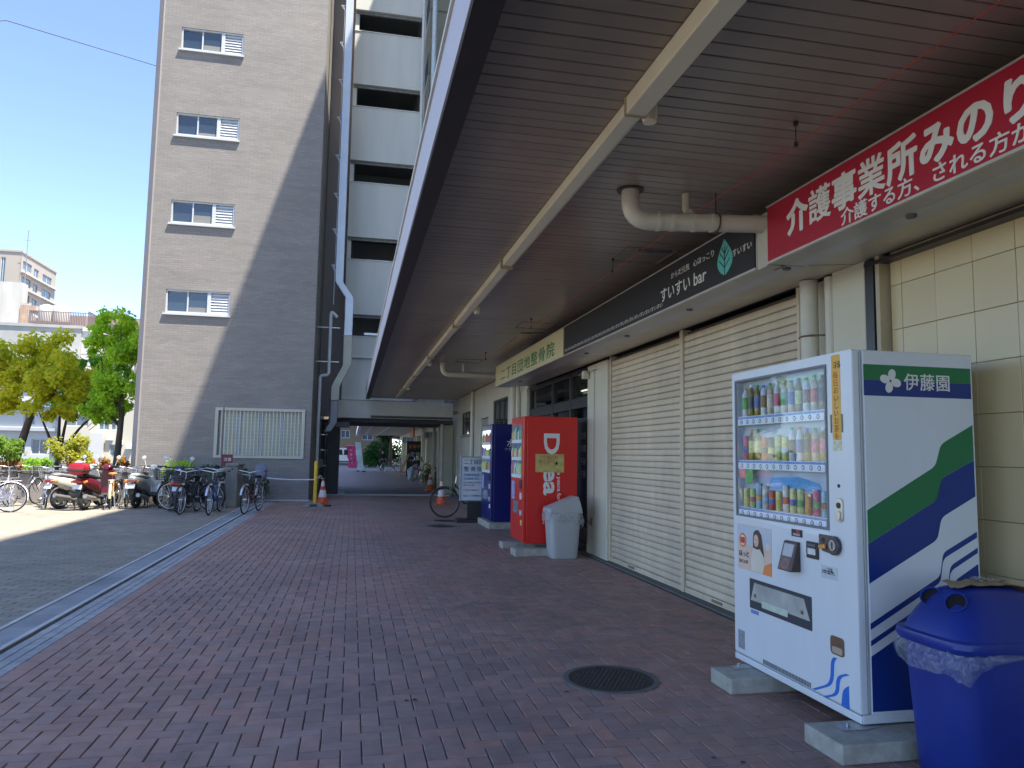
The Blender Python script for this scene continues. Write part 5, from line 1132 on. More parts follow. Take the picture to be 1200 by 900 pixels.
for args in (
 ('grey bicycle partly hidden behind the white and maroon scooter', (-6.75, 21.2), R(96), fm('gr2', (.25,.26,.28))),
 ('black city bicycle behind the red box scooter near the planter', (-5.75, 21.25), R(86), fm('bk2', (.03,.03,.035))),
 ('dark bicycle close behind the silver scooter with a wire basket', (-4.75, 21.6), R(92), fm('dk3', (.06,.05,.06))),
 ('brown bicycle in the shade immediately left of the navy scooter', (-4.30, 20.9), R(-84), fm('br', (.12,.06,.04))),
 ('black folding style bicycle behind the aslant black bicycle', (-3.80, 20.7), R(-104), fm('bk4', (.02,.02,.02))),
 ('silver bicycle at the back of the shaded group near the notice pole', (-3.45, 21.2), R(-88), fm('sv4', (.40,.41,.42))),
 ('dark bicycle filling the gap between the side on bicycle and the silver ones', (-8.0, 21.0), R(80), fm('gap', (.05,.05,.06))),
 ('dark grey bicycle behind the cream bicycle near the tower corner', (-5.25, 21.5), R(100), fm('gap2', (.07,.07,.08))),
 ('old bicycle with a grey frame at the far left edge behind the first bicycle', (-8.35, 20.8), R(98), fm('og', (.30,.29,.27)))): bicycle(*args)
cl_ = thing('flower_pots', 'cluster of potted plants on the ground beside the concrete pillar past the beam', 'potted plants', (3.1, 33, 0))
for k, (x_, y_) in enumerate(((3.45, 31.6), (3.3, 32.4), (3.5, 33.3), (3.4, 34.3))):
    b = MB(); b.lathe([(.10,0),(.15,.24),(.16,.26),(.001,.25)], (x_, y_, 0), 12); tl(b, 'pot', M('terracotta', (.25,.12,.08), .8), cl_)
    rg_ = random.Random(40+k); b = MB()
    for _ in range(160):
        p_ = Vector((x_+rg_.gauss(0,.13), y_+rg_.gauss(0,.13), .28+abs(rg_.gauss(0,.28)))); a_ = Vector((rg_.gauss(0,1),rg_.gauss(0,1),rg_.gauss(0,1))).normalized()*.05; c_2 = a_.orthogonal().normalized()*.03; b.add([p_-a_, p_+c_2, p_+a_, p_-c_2], [(0,1,2,3)])
    tl(b, 'leaves', M('pot_leaf', (.05,.11,.03), .6, .3, 8), cl_, kind='stuff')
for (x_, y_, h_, nm, lb, m_) in ((3.45, 35.4, .9, 'display_shelf', 'pale shop display shelf standing out before the farther shops', 'c'), (3.3, 38.2, 1.1, 'goods_rack', 'dark rack of goods before the brown shop door in the far arcade', 'd'), (3.2, 47.5, 1.2, 'goods_rack', 'cream framed rack beyond the black menu board', 'c')):
    t_ = thing(nm, lb, 'shelf', (x_, y_, 0)); m2 = cream if m_ == 'c' else darkmetal
    for z_ in (.2, .2+h_*.4, h_): b = MB(); b.box(x_-.25, x_+.25, y_-.4, y_+.4, z_-.02, z_); tl(b, 'shelf', m2, t_)
    for (dx_, dy_) in ((-.24,-.39),(.22,-.39),(-.24,.37),(.22,.37)): b = MB(); b.box(x_+dx_, x_+dx_+.025, y_+dy_, y_+dy_+.025, 0, h_-.021); tl(b, 'leg', m2, t_)
    rg_ = random.Random(int(y_))
    for z_ in (.2, .2+h_*.4, h_):
        for k in range(4): b = MB(); w_ = rg_.uniform(.05,.1); b.box(x_-.2+.11*k, x_-.2+.11*k+w_, y_-.3, y_-.1, z_+.001, z_+rg_.uniform(.1,.22)); tl(b, 'carton', rg_.choice(dm), t_)
for k, (y_, w_, m_, s_) in enumerate(((34.5, 1.2, M('shop_sign_white', (.62,.62,.58), .5), '薬局'), (48.5, 1.4, M('shop_sign_blue', (.10,.22,.42), .5), '理容'))):
    t_ = thing('hanging_sign', ['small white projecting shop sign under the far arcade ceiling', 'small blue projecting shop sign deeper in the far arcade'][k], 'sign', (3.6, y_, 2.2)); b = MB(); b.box(3.2, 3.84, y_, y_+.08, 2.12, 2.46); tl(b, 'panel', m_, t_); tlp(text(s_, .26, (3.26, y_-.003, 2.19), SOUTH, nv0 if k == 0 else paperw, t_), t_)

# =================================================================== SCOOTERS
def scooter(label, loc, yaw, body, seat_m, tail, box=None, windscreen=False, helmet=False):
    t = thing('scooter', label, 'scooter', (loc[0], loc[1], 0), yaw)
    for (x, r_) in ((-.60, .25), (.62, .25)):
        b = MB(); b.lathe([(.03,-.05),(.10,-.045),(.105,.045),(.03,.05)], (x,0,r_), 14, axis='y')
        for k in range(5): a = 2*math.pi*k/5; b.bar((x,0,r_), (x+.16*math.cos(a), 0, r_+.16*math.sin(a)), .03)
        w = b.build('wheel', M('alloy_dark', (.12,.12,.13), .4, metal=.5), t)
        b = MB(); v, f = torus(r_-.052, .052, 24, 8, (x,0,r_)); b.add(v, f); b.build('tyre', rubber, w, smooth=True)
        b = MB(); v, f = torus(r_-.10, .012, 20, 5, (x,0,r_)); b.add(v, f); b.build('rim', chrome, w, smooth=True)
    b = MB(); b.loft([(-.92,0,.72,.05,.04),(-.86,0,.70,.11,.09),(-.65,0,.64,.155,.14),(-.40,0,.58,.165,.17),(-.18,0,.50,.15,.17),(-.08,0,.42,.11,.12)], 14); b.build('rear_body', body, t, smooth=60)
    b = MB(); b.loft([(-.22,0,.30,.13,.06),(.0,0,.28,.17,.035),(.25,0,.28,.17,.035),(.36,0,.32,.14,.06)], 12); b.build('floorboard', M('floor_dark', (.04,.04,.045), .6), t, smooth=50)
    b = MB(); b.add([(.30,-.19,.30),(.30,.19,.30),(.40,.21,.62),(.40,-.21,.62),(.34,-.15,.92),(.34,.15,.92),(.42,0,.95),(.50,0,.62),(.44,0,.30)], [(0,3,7,8),(1,8,7,2),(3,4,6,7),(2,7,6,5),(0,1,2,3),(3,2,5,4),(4,5,6)]); b.build('leg_shield', body, t, bevel=.02, smooth=50)
    b = MB(); b.loft([(.36,0,.50,.07,.03),(.50,0,.54,.075,.025),(.66,0,.535,.075,.025),(.80,0,.45,.07,.03),(.87,0,.36,.05,.03)], 10); b.build('front_fender', body, t, smooth=60)
    b = MB()
    for s_ in (-1, 1): b.tube([(.62,s_*.085,.25),(.50,s_*.085,.52)], .02, 8)
    b.tube([(.50,0,.52),(.36,0,.95)], .025, 8); b.build('fork', M('fork_dark', (.06,.06,.065), .4), t)
    b = MB(); b.loft([(-.86,0,.80,.08,.03),(-.70,0,.81,.13,.05),(-.42,0,.77,.145,.05),(-.28,0,.745,.13,.04),(-.10,0,.735,.09,.035)], 12); b.build('seat', seat_m, t, smooth=60)
    b = MB(); b.loft([(.24,0,.97,.07,.04),(.33,0,1.0,.12,.06),(.42,0,.96,.10,.06)], 10); b.build('handlebar_cover', body, t, smooth=60)
    b = MB(); b.tube([(.22,-.34,1.02),(.30,-.15,1.01),(.32,0,1.0),(.30,.15,1.01),(.22,.34,1.02)], .014, 8); hb = b.build('handlebar', blackp, t, smooth=60)
    for s_ in (-1, 1):
        b = MB(); b.tube([(.28,s_*.20,1.02),(.30,s_*.26,1.20)], .006, 5); b.lathe([(.001,-.012),(.05,-.01),(.052,.01),(.001,.012)], (.30,s_*.27,1.23), 12, axis='x'); b.build('mirror', M('mirror_pale', (.6,.62,.64), .1), t)
    b = MB(); b.loft([(.41,0,.80,.06,.05),(.475,0,.78,.05,.04)], 10); b.build('headlight', M('headlight_glass', (.7,.72,.72), .08), t, smooth=60)
    b = MB(); b.loft([(-.955,0,.665,.10,.035),(-.90,0,.675,.12,.045)], 10); b.build('tail_light', tail, t, smooth=60)
    for s_ in (-1, 1): b = MB(); b.loft([(-.91,s_*.15,.66,.03,.025),(-.84,s_*.15,.67,.035,.03)], 8); b.build('indicator', M('indicator_orange', (.6,.2,.03), .2), t, smooth=60)
    b = MB(); b.add([(-.965,-.10,.50),(-.965,.10,.50),(-.925,.10,.60),(-.925,-.10,.60),(-.96,-.10,.497),(-.96,.10,.497),(-.92,.10,.597),(-.92,-.10,.597)], [(0,3,2,1),(4,5,6,7),(0,1,5,4),(1,2,6,5),(2,3,7,6),(3,0,4,7)]); b.build('licence_plate', M('plate_white', (.72,.74,.76), .5, .08, 30), t)
    b = MB(); b.loft([(-.92,0,.40,.07,.06),(-.86,0,.52,.08,.06),(-.74,0,.56,.08,.04)], 8); b.build('rear_mudguard', blackp, t, smooth=60)
    b = MB(); b.tube([(-.20,-.13,.22),(-.40,-.16,.22),(-.50,-.17,.26),(-.92,-.18,.34)], [.02,.025,.055,.05], 10); b.build('exhaust', M('exhaust_grey', (.32,.31,.30), .4, metal=.6), t, smooth=50)
    b = MB(); b.loft([(-.62,.12,.28,.05,.09),(-.25,.12,.30,.06,.10)], 8); b.loft([(-.45,-.02,.36,.11,.12),(-.22,0,.34,.11,.10)], 8); b.build('engine', M('engine_dark', (.07,.07,.075), .5, metal=.4), t, smooth=50)
    b = MB(); b.tube([(-.25,-.08,.25),(-.30,-.17,.01)], .012, 5); b.tube([(-.25,.08,.25),(-.30,.17,.01)], .012, 5); b.tube([(-.30,-.18,.012),(-.30,.18,.012)], .012, 5); b.build('stand', blackp, t)
    if box is not None:
        b = MB(); b.loft([(-1.08,0,.96,.13,.10),(-1.05,0,.97,.19,.14),(-.78,0,.97,.19,.14),(-.72,0,.95,.15,.11)], 14); q = b.build('top_box', box, t, smooth=60)
        b = MB(); b.box(-1.09,-.715,-.196,.196,.915,.945); b.build('box_seam', blackp, q, bevel=.01)
        b = MB(); b.loft([(-1.0,0,1.12,.06,.02),(-.9,0,1.125,.09,.028),(-.8,0,1.12,.06,.02)], 10); b.build('box_lid_badge', M('lid_badge', (.6,.64,.75), .3), q, smooth=60)
    if windscreen:
        b = MB(); b.add([(.42,-.20,.98),(.42,.20,.98),(.30,.17,1.36),(.30,-.17,1.36),(.415,-.20,.98),(.415,.20,.98),(.295,.17,1.36),(.295,-.17,1.36)], [(0,1,2,3),(4,7,6,5),(0,4,5,1),(1,5,6,2),(2,6,7,3),(3,7,4,0)]); b.build('windscreen', M_glass('screen_tint', .1, (.4,.42,.45)), t)
    return t
scooter('white and grey scooter with a maroon tail, leftmost of the scooters', (-6.45, 20.25), R(62), M('scooter_cream', (.52,.50,.44), .3), M('seat_grey', (.18,.18,.19), .6), M('tail_maroon', (.25,.02,.03), .2))
scooter('dark maroon scooter with a bright red top box behind the seat', (-5.98, 20.05), R(78), M('scooter_maroon', (.10,.008,.02), .25), blackp, M('tail_red', (.4,.01,.01), .2), box=M('top_box_red', (.33,.012,.02), .25))
scooter('silver grey scooter with a white number plate and a rounded grey seat', (-5.02, 20.6), R(80), M('scooter_silver', (.40,.42,.40), .3, metal=.3), M('seat_pale_grey', (.42,.42,.40), .6), M('tail_brown', (.20,.07,.05), .2), windscreen=False)
scooter('dark blue scooter with a red tail light in the shaded part of the row', (-4.05, 19.4), R(100), M('scooter_navy', (.02,.04,.09), .3), blackp, M('tail_red', (.4,.01,.01), .2))

# =================================================================== SMALL STREET THINGS
sp_ = thing('stone_post', 'tall weathered grey stone slab post beside the shaded bicycles', 'post', (-2.97, 20.5, 0))
b = MB(); b.prism([(-3.12,20.3),(-2.84,20.34),(-2.80,21.1),(-3.05,21.1)], 'z', 0, 1.04); tl(b, 'slab', M('weathered_stone', (.24,.23,.21), .95, .2, 5, .5, 40), sp_, bevel=.02)
b = MB(); b.prism([(-3.14,20.28),(-2.82,20.32),(-2.78,21.12),(-3.07,21.12)], 'z', 1.042, 1.12); tl(b, 'cap', M('weathered_stone', (.24,.23,.21)), sp_, bevel=.02)
sg = thing('notice_board', 'small maroon notice with white print on a thin pole above the dark bicycles', 'sign', (-3.26, 21.2, 0))
b = MB(); b.tube([(-3.40,21.25,0),(-3.40,21.25,2.6)], .018, 8); tl(b, 'pole', M('pole_brown', (.16,.13,.12), .6), sg)
b = MB(); b.box(-3.39,-3.10,21.19,21.21,1.02,1.34); tl(b, 'board', M('board_maroon', (.16,.03,.035), .6, .2, 10), sg)
tlp(text('注意', .10, (-3.33, 21.187, 1.17), SOUTH, paperw, sg), sg)
cn_o = M('cone_orange', (.75,.10,.02), .5, .05, 5); cn_w = M('cone_white_band', (.72,.66,.64), .4)
def cone(label, loc, rot=0, grp=None):
    t = thing('traffic_cone', label, 'traffic cone', (loc[0], loc[1], loc[2] if len(loc) > 2 else 0), rot)
    b = MB(); b.box(-.19,.19,-.19,.19,0,.035); b.build('base', blackp if grp is None else cn_o, t, bevel=.012)
    pr = [(.14,.036),(.125,.16),(.108,.24),(.09,.34),(.074,.43),(.055,.53),(.036,.66),(.028,.70),(.001,.70)]
    for (a, c, m_, nm) in ((0, 2, cn_o, 'body'), (2, 4, cn_w, 'reflective_band'), (4, 5, M('cone_red', (.62,.08,.03), .5), 'middle_band'), (5, 6, cn_w, 'reflective_band'), (6, 8, cn_o, 'tip')):
        b = MB(); P_ = pr[a:c+1]; b.lathe([(p[0], p[1]) for p in P_], n=20); b.build(nm, m_, t, smooth=50)
    return t
cone('orange cone with white bands beside the yellow post at the tower corner', (-.72, 20.9), R(20))
cone('orange cone standing before the black menu board in the far arcade', (3.9-.05, 42.5), 0, 1)
cone('orange and white cone behind the front wheel of the black bicycle', (2.55, 21.5), R(10), 1)
cone('faded orange cone further along the shop wall past the concrete beam', (3.05, 29.5), R(10), 1)
yp = thing('yellow_post', 'yellow guard post on a small rubber base at the tower corner', 'post', (-.93, 20.5, 0))
b = MB(); b.tube([(-.90,20.5,.10),(-.90,20.5,1.18)], .050, 14); b.lathe([(.05,1.18),(.04,1.20),(.001,1.205)], (-.90,20.5,0), 14); tl(b, 'tube', M('post_yellow', (.70,.45,.03), .5, .1, 6), yp, smooth=50)
b = MB(); b.add([(-1.25,20.32,0),(-.62,20.32,0),(-.62,20.68,0),(-1.25,20.68,0),(-1.12,20.40,.11),(-.75,20.40,.11),(-.75,20.60,.11),(-1.12,20.60,.11)], [(0,3,2,1),(4,5,6,7),(0,1,5,4),(1,2,6,5),(2,3,7,6),(3,0,4,7)]); tl(b, 'base', M('base_grey', (.20,.19,.19), .9, .15), yp, bevel=.015)
b = MB(); b.box(-1.02,-.84,20.33,20.36,.03,.08); tl(b, 'base_slot', blackp, yp)
rp = MB(); pts = [(-2.82, 20.4, .86)] + [(-2.82 + (1.9)*k/10, 20.4+.03*k/10, .86 - .14*k/10 - .10*math.sin(math.pi*k/10)*.6) for k in range(1, 11)] + [(-.78, 20.6, .82), (-.72, 20.85, .69)]
rp.tube(pts, .013, 6); tag(rp.build('rope', M('white_rope', (.72,.72,.74), .8)), 'white rope slung between the stone post and the yellow post', 'rope')
cb_ = MB(); cb_.tube([(-14.0, 16.0, 8.4), (-8.06, 18.3, 11.15), (-6.12, 23.1, 12.85)], .011, 5); tag(cb_.build('overhead_cable', M('cable_black', (.10,.11,.13), .6)), 'thin dark overhead cable crossing the sky to the taupe tower', 'cable')
# standing signboard
sb = thing('standing_sign', 'white standing signboard with blue Japanese lettering on a black stand', 'sign', (2.57, 16.2, 0))
b = MB(); b.box(2.32, 2.86, 16.0, 16.12, .47, 1.38); tl(b, 'panel', M('sign_panel_pale', (.60,.66,.70), .5, .03), sb, bevel=.004)
for (a, c, d, e_) in ((2.30,2.32,.45,1.40),(2.86,2.88,.45,1.40),(2.32,2.86,.45,.47),(2.32,2.86,1.38,1.40)): b = MB(); b.box(a,c,15.985,16.135,d,e_); tl(b, 'frame', M('frame_grey', (.30,.32,.34), .5), sb)
b = MB(); b.box(2.47, 2.78, 16.02, 16.10, .08, .449); tl(b, 'stand', blackp, sb); b = MB(); b.box(2.22, 2.94, 15.85, 16.28, .0, .07); tl(b, 'stand_base', blackp, sb, bevel=.02)
nv = M('sign_navy', (.02,.04,.10), .6); bl = M('sign_blue', (.02,.12,.42), .6); rd_ = M('sign_red_text', (.5,.04,.03), .6)
for (s_, sz, z, m_, sx_) in (('二丁目団地', .115, 1.245, nv, .92), ('整 骨 院', .115, 1.09, nv, 1.0), ('各種保険取扱', .062, .985, bl, .95), ('交通事故 労災', .058, .905, bl, .95), ('受付 午前9時より午後7時', .034, .83, nv, 1.0), ('日曜・祝日 休診', .034, .775, nv, 1.0), ('予約優先 駐輪場あり', .036, .67, rd_, 1.0), ('電話 二丁目整骨院', .046, .545, bl, 1.0)):
    tlp(text(s_, sz, (2.365, 15.984, z), SOUTH, m_, sb, sx=sx_), sb)
# black menu board, planks, grey tarp stand in the far arcade
mb_ = thing('menu_board', 'tall black menu board with orange heading among the far shops', 'sign', (3.45, 43.9, 0))
b = MB(); b.box(3.14, 3.98, 43.9, 43.96, .08, 2.15); tl(b, 'board', M('board_black', (.012,.012,.016), .5), mb_)
tlp(text('営業中', .24, (3.22, 43.895, 1.75), SOUTH, M('menu_orange', (.6,.18,.03), .6), mb_), mb_); tlp(text('定食', .30, (3.32, 43.895, 1.28), SOUTH, M('menu_pale', (.45,.48,.55), .6), mb_), mb_); tlp(text('コーヒー', .17, (3.24, 43.895, .98), SOUTH, M('menu_pale', (.45,.48,.55)), mb_), mb_)
for k, (x0_, x1_, y_) in enumerate(((2.30, 2.98, 40.1), (2.50, 3.10, 41.2))):
    b = MB(); b.bar((x0_, y_, .02), (x1_, y_, 1.42), .13, .05); tag(b.build('timber_plank', M('timber_tan', (.46,.29,.14), .7, .12, 3, stretch=(1,1,.2)), None, .004), ['tan timber board leaning against the far shops, the nearer of two', 'tan timber board leaning against the far shops, the farther of two'][k], 'timber')
ut = MB(); ut.add([(3.1,41.0,.02),(3.65,41.0,.02),(3.65,42.0,.02),(3.1,42.0,.02),(3.3,41.2,.8),(3.55,41.2,.9),(3.6,41.8,.85),(3.32,41.8,.75),(3.0,41.4,.55)], [(0,1,5,4),(1,2,6,5),(2,3,7,6),(3,0,8,7),(0,4,8),(4,5,6,7),(4,7,8)])
tag(ut.build('tarpaulin', M('tarp_grey', (.30,.34,.38), .6, .2, 6)), 'grey tarpaulin draped over goods before the black menu board', 'tarpaulin')
# nobori banner and white banner
def banner(name, label, x, y, w, h0, h1, m, tilt, fig):
    t = thing(name, label, 'banner', (x, y, 0))
    b = MB(); b.tube([(x, y, 0), (x+tilt*(h1+.1), y, h1+.1)], .014, 6); b.tube([(x+tilt*h1, y, h1), (x+tilt*h1-w, y, h1+.02)], .010, 6); tl(b, 'pole', white, t)
    b = MB(); n = 12; vs = []
    for k in range(n+1):
        z = h0+(h1-h0)*k/n; x_ = x+tilt*z; wv = .05*math.sin(k*.9)
        vs += [(x_-.01, y+wv*.3, z), (x_-w*(.92+.08*math.sin(k*1.3)), y+wv, z)]
    vs += [(v[0], v[1]+.004, v[2]) for v in vs]; N = 2*(n+1)
    b.add(vs, [(2*k, 2*k+1, 2*k+3, 2*k+2) for k in range(n)] + [(N+2*k, N+2*k+2, N+2*k+3, N+2*k+1) for k in range(n)]); c = tl(b, 'cloth', m, t)
    if fig:
        for k, s_ in enumerate(fig): o = text(s_, .24, (x-w*.72+tilt*(h1-.45-k*.32)*1, y-.06, h1-.45-k*.32), SOUTH, paperw, t); tlp(o, t)
    b = MB(); b.lathe([(.16,.0),(.16,.05),(.03,.08)], (x,y,0), 12); tl(b, 'foot', blackp, t)
banner('banner', 'pink and red banner with white lettering at the end of the passage', .52, 59, .72, .25, 1.95, M('banner_pink', (.55,.05,.16), .7, .3, 3), -.12, 'やきたて')
banner('banner', 'pale white blue banner on a leaning pole just right of the pink one', .95, 58, .42, .1, 2.2, M('banner_pale', (.55,.66,.66), .7, .1, 3), -.14, '')

# =================================================================== PERSON (far, dark clothes)
def skin_fig(name, joints, edges, radii, mat, parent, root=0, sub=1):
    me = bpy.data.meshes.new(name); me.from_pydata(joints, edges, []); me.materials.append(mat)
    o = bpy.data.objects.new(name, me); col.objects.link(o); o.parent = parent
    md = o.modifiers.new('skin', 'SKIN'); md.use_smooth_shade = True
    for v, r_ in zip(me.skin_vertices[0].data if me.skin_vertices else [], radii): pass
    bm = bmesh.new(); bm.from_mesh(me); L = bm.verts.layers.skin.verify(); bm.verts.ensure_lookup_table()
    for i, v in enumerate(bm.verts):
        r_ = radii[i]; v[L].radius = r_ if isinstance(r_, tuple) else (r_, r_); v[L].use_root = (i == root)
    bm.to_mesh(me); bm.free()
    s_ = o.modifiers.new('sub', 'SUBSURF'); s_.levels = sub; s_.render_levels = sub
    return o
pr_ = thing('person', 'person in dark clothes standing with a bicycle at the far end of the arcade', 'person', (2.35, 58.5, 0), R(0))
J = [(0,0,.92),(0,0,1.05),(0,0,1.22),(0,.0,1.38),(0,-.01,1.46),(0,-.03,1.55),(0,-.03,1.62),      # pelvis..head
     (.09,0,.86),(.10,-.02,.48),(.11,.02,.09),(.115,-.10,.04),  (-.09,0,.86),(-.10,.05,.48),(-.12,.10,.09),(-.12,-.02,.04),
     (.17,0,1.38),(.23,-.03,1.12),(.27,-.18,.95),(.28,-.24,.91),  (-.17,0,1.38),(-.22,0,1.12),(-.22,-.08,.86),(-.22,-.10,.79)]
rr_ = [(.15,.11),(.13,.10),(.15,.105),(.13,.09),.055,.075,.085, .085,.058,.042,.036, .085,.058,.042,.036, .055,.045,.034,.028, .055,.045,.034,.028]
Ed = [(0,1),(1,2),(2,3),(3,4),(4,5),(5,6),(0,7),(7,8),(8,9),(9,10),(0,11),(11,12),(12,13),(13,14),(3,15),(15,16),(16,17),(17,18),(3,19),(19,20),(20,21),(21,22)]
for (w, dirs) in ((18, ((.0,-.09,-.01),(.015,-.095,-.015),(.03,-.085,-.02),(-.015,-.08,-.02),(-.03,-.04,.02))), (22, ((.0,-.02,-.09),(.0,-.04,-.085),(.0,.0,-.085),(.0,.015,-.075),(.02,-.05,-.04)))):
    for d in dirs:
        p = J[w]; i0 = len(J); J.append((p[0]+d[0]*.5, p[1]+d[1]*.5, p[2]+d[2]*.5)); J.append((p[0]+d[0], p[1]+d[1]*.95, p[2]+d[2]-.008)); rr_ += [.009, .008]; Ed += [(w, i0), (i0, i0+1)]
skin_fig('body', J, Ed, rr_, M('skin_tone', (.45,.28,.20), .6), pr_)
skin_fig('jacket', [(0,0,.93),(0,0,1.05),(0,0,1.22),(0,0,1.39),(.17,0,1.385),(.23,-.03,1.12),(.265,-.16,.975),(-.17,0,1.385),(-.22,0,1.12),(-.22,-.07,.89)], [(0,1),(1,2),(2,3),(3,4),(4,5),(5,6),(3,7),(7,8),(8,9)], [(.175,.135),(.155,.12),(.175,.13),(.15,.11),.075,.062,.05,.075,.062,.05], M('jacket_black', (.015,.015,.02), .8), pr_)
skin_fig('trousers', [(0,0,.93),(.09,0,.86),(.10,-.02,.48),(.11,.02,.10),(-.09,0,.86),(-.10,.05,.48),(-.12,.10,.10)], [(0,1),(1,2),(2,3),(0,4),(4,5),(5,6)], [(.165,.125),.105,.075,.062,.105,.075,.062], M('trousers_dark', (.02,.022,.035), .8), pr_)
b = MB(); b.lathe([(.001,1.70),(.05,1.735),(.085,1.70),(.098,1.64),(.09,1.57)], (0,-.015,0), 14); b.build('hair', M('hair_black', (.012,.01,.01), .6), pr_, smooth=True)
b = MB(); b.tube([(0,-.11,1.625),(0,-.13,1.60)], [.008,.014], 6); b.build('nose', M('skin_tone', (.45,.28,.20)), pr_)

# =================================================================== VEGETATION
def leafmass(n, centre_fn, size, rg):
    b = MB()
    for _ in range(n):
        p, nrm = centre_fn(rg); p = Vector(p); s_ = size*rg.uniform(.6, 1.3)
        d = Vector((rg.gauss(0,1), rg.gauss(0,1), rg.gauss(0,1))) + Vector(nrm)*.5 + Vector((.45,-1.1,1.0)); d.normalize()
        a = d.orthogonal().normalized(); a.rotate(Matrix.Rotation(rg.uniform(0, 6.28), 3, d)); c = d.cross(a)
        b.cur = rg.choice((0,0,1,1,2)); b.add([p-a*s_*.5, p+c*s_*.32, p+a*s_*.5, p-c*s_*.32], [(0,1,2,3)])
    return b
def leafmats(n, c1, c2, c3):
    out = []
    for k, c in enumerate((c1, c2, c3)):
        m = bpy.data.materials.new('%s_leaf_%s' % (n, 'abc'[k])); m.use_nodes = True; nt = m.node_tree; bs = nt.nodes['Principled BSDF']
        bs.inputs['Base Color'].default_value = (*c, 1); bs.inputs['Roughness'].default_value = .6; bs.inputs['Specular IOR Level'].default_value = .25
        tr_ = nt.nodes.new('ShaderNodeBsdfTranslucent'); tr_.inputs[0].default_value = (min(1,c[0]*1.5), min(1,c[1]*1.5), c[2], 1); x = nt.nodes.new('ShaderNodeMixShader'); x.inputs[0].default_value = .58
        nt.links.new(bs.outputs[0], x.inputs[1]); nt.links.new(tr_.outputs[0], x.inputs[2]); nt.links.new(x.outputs[0], nt.nodes['Material Output'].inputs[0]); out.append(m)
    return out
bark = M('bark', (.085,.065,.05), .95, .25, 8, .8, 25, stretch=(1,1,.25))
def tree(label, base, trunk_pts, limbs, clumps, mats, nleaf, size, seed):
    t = thing('tree', label, 'tree', base); rg = random.Random(seed)
    b = MB(); b.tube([Vector(p) for p, r_ in trunk_pts], [r_ for p, r_ in trunk_pts], 10); tl(b, 'trunk', bark, t, smooth=True)
    for pts in limbs: b = MB(); n = len(pts); b.tube(pts, [.075*(1-.75*k/(n-1)) for k in range(n)], 7); tl(b, 'limb', bark, t, smooth=True)
    sub = []
    for (c, r_) in clumps:
        c = Vector(c)
        for _ in range(int(9*r_*r_)+5):
            d = Vector((rg.gauss(0,1), rg.gauss(0,1), rg.gauss(0,.75))).normalized(); sub.append((c + d*r_*rg.uniform(.35, 1.0), r_*rg.uniform(.20,.42)))
    def fn(rg):
        c, r_ = rg.choice(sub); d = Vector((rg.gauss(0,1), rg.gauss(0,1), rg.gauss(0,.7))).normalized()
        return c + d*r_*rg.uniform(.35, 1.3), d
    b = leafmass(nleaf, fn, size, rg); tl(b, 'crown', mats, t, kind='stuff')
    # twigs reaching into the clumps
    b = MB(); hub = Vector(trunk_pts[-1][0])
    for (c, r_) in sub[::2]: b.tube([hub.lerp(c, .6), hub.lerp(c, .8)+Vector((0,0,.06)), c], [.012,.009,.004], 4)
    tl(b, 'twigs', bark, t, kind='stuff')
    return t
yl = leafmats('yellow_green', (.60,.58,.04), (.46,.50,.03), (.66,.58,.07)); gl = leafmats('fresh_green', (.22,.42,.05), (.32,.50,.06), (.15,.31,.035)); yg = leafmats('lime', (.44,.60,.05), (.28,.48,.04), (.56,.64,.07))
tree('rounded yellow green tree with a dark leaning trunk at the far left', (-11.9, 30, 0),
     [((-11.9,30,-.05),.17),((-11.75,30,1.0),.14),((-11.45,30,2.3),.12),((-11.25,30,3.0),.09),((-11.2,30,3.8),.05)],
     [[(-11.4,30,2.5),(-11.9,30.1,3.2),(-12.3,30.2,3.9)], [(-11.3,30,2.8),(-10.7,29.9,3.3),(-10.3,29.8,4.0)], [(-11.3,30,2.9),(-11.2,30.5,3.8),(-11.0,30.8,4.6)]],
     [((-11.2,30,4.75),1.05),((-12.2,30,4.35),1.0),((-10.6,30,4.2),.95),((-9.95,30,3.7),.72),((-10.1,30,3.0),.55),((-12.6,30,3.6),.95),((-11.0,29.6,3.6),.8),((-12.9,30.2,4.6),.8),((-10.4,30.3,2.7),.5),((-12.1,29.8,3.0),.5)], yl, 19000, .165, 11)
tree('slender green tree with several thin stems between the yellow tree and the tower', (-11.1, 32, 0),
     [((-11.1,32,-.05),.12),((-11.1,32,.9),.10),((-11.05,32,1.4),.08)],
     [[(-11.1,32,1.0),(-11.5,32,2.0),(-11.9,32,2.9)], [(-11.05,32,1.2),(-10.9,32,2.4),(-10.8,32,3.6)], [(-11.05,32,1.2),(-10.4,32,2.2),(-9.7,32,3.0)], [(-11.08,32,1.3),(-11.2,32.2,2.6),(-11.0,32.3,3.8)]],
     [((-10.4,32,4.1),.85),((-9.6,32,3.9),.8),((-10.9,32,3.4),.6),((-9.7,32,3.0),.6),((-10.3,32.4,4.8),.6),((-9.2,32,4.7),.7)], gl, 11000, .13, 12)
tree('bright green tree half hidden behind the left edge of the taupe tower', (-7.9, 28, 0),
     [((-7.9,28,-.05),.14),((-7.85,28,1.4),.11),((-7.8,28,2.6),.09),((-7.9,28,3.8),.06)],
     [[(-7.8,28,2.2),(-8.4,28,2.8),(-8.8,28,3.3)], [(-7.85,28,2.8),(-8.5,28.1,3.8),(-8.6,28.1,4.6)]],
     [((-8.1,28,5.7),.75),((-8.5,28,5.0),.6),((-8.0,28,4.6),.8),((-8.65,28,3.5),.62),((-8.2,28,2.9),.7),((-8.75,28,2.75),.45),((-7.6,28,5.3),.9),((-7.6,28,3.6),.9)], yg, 14000, .13, 13)
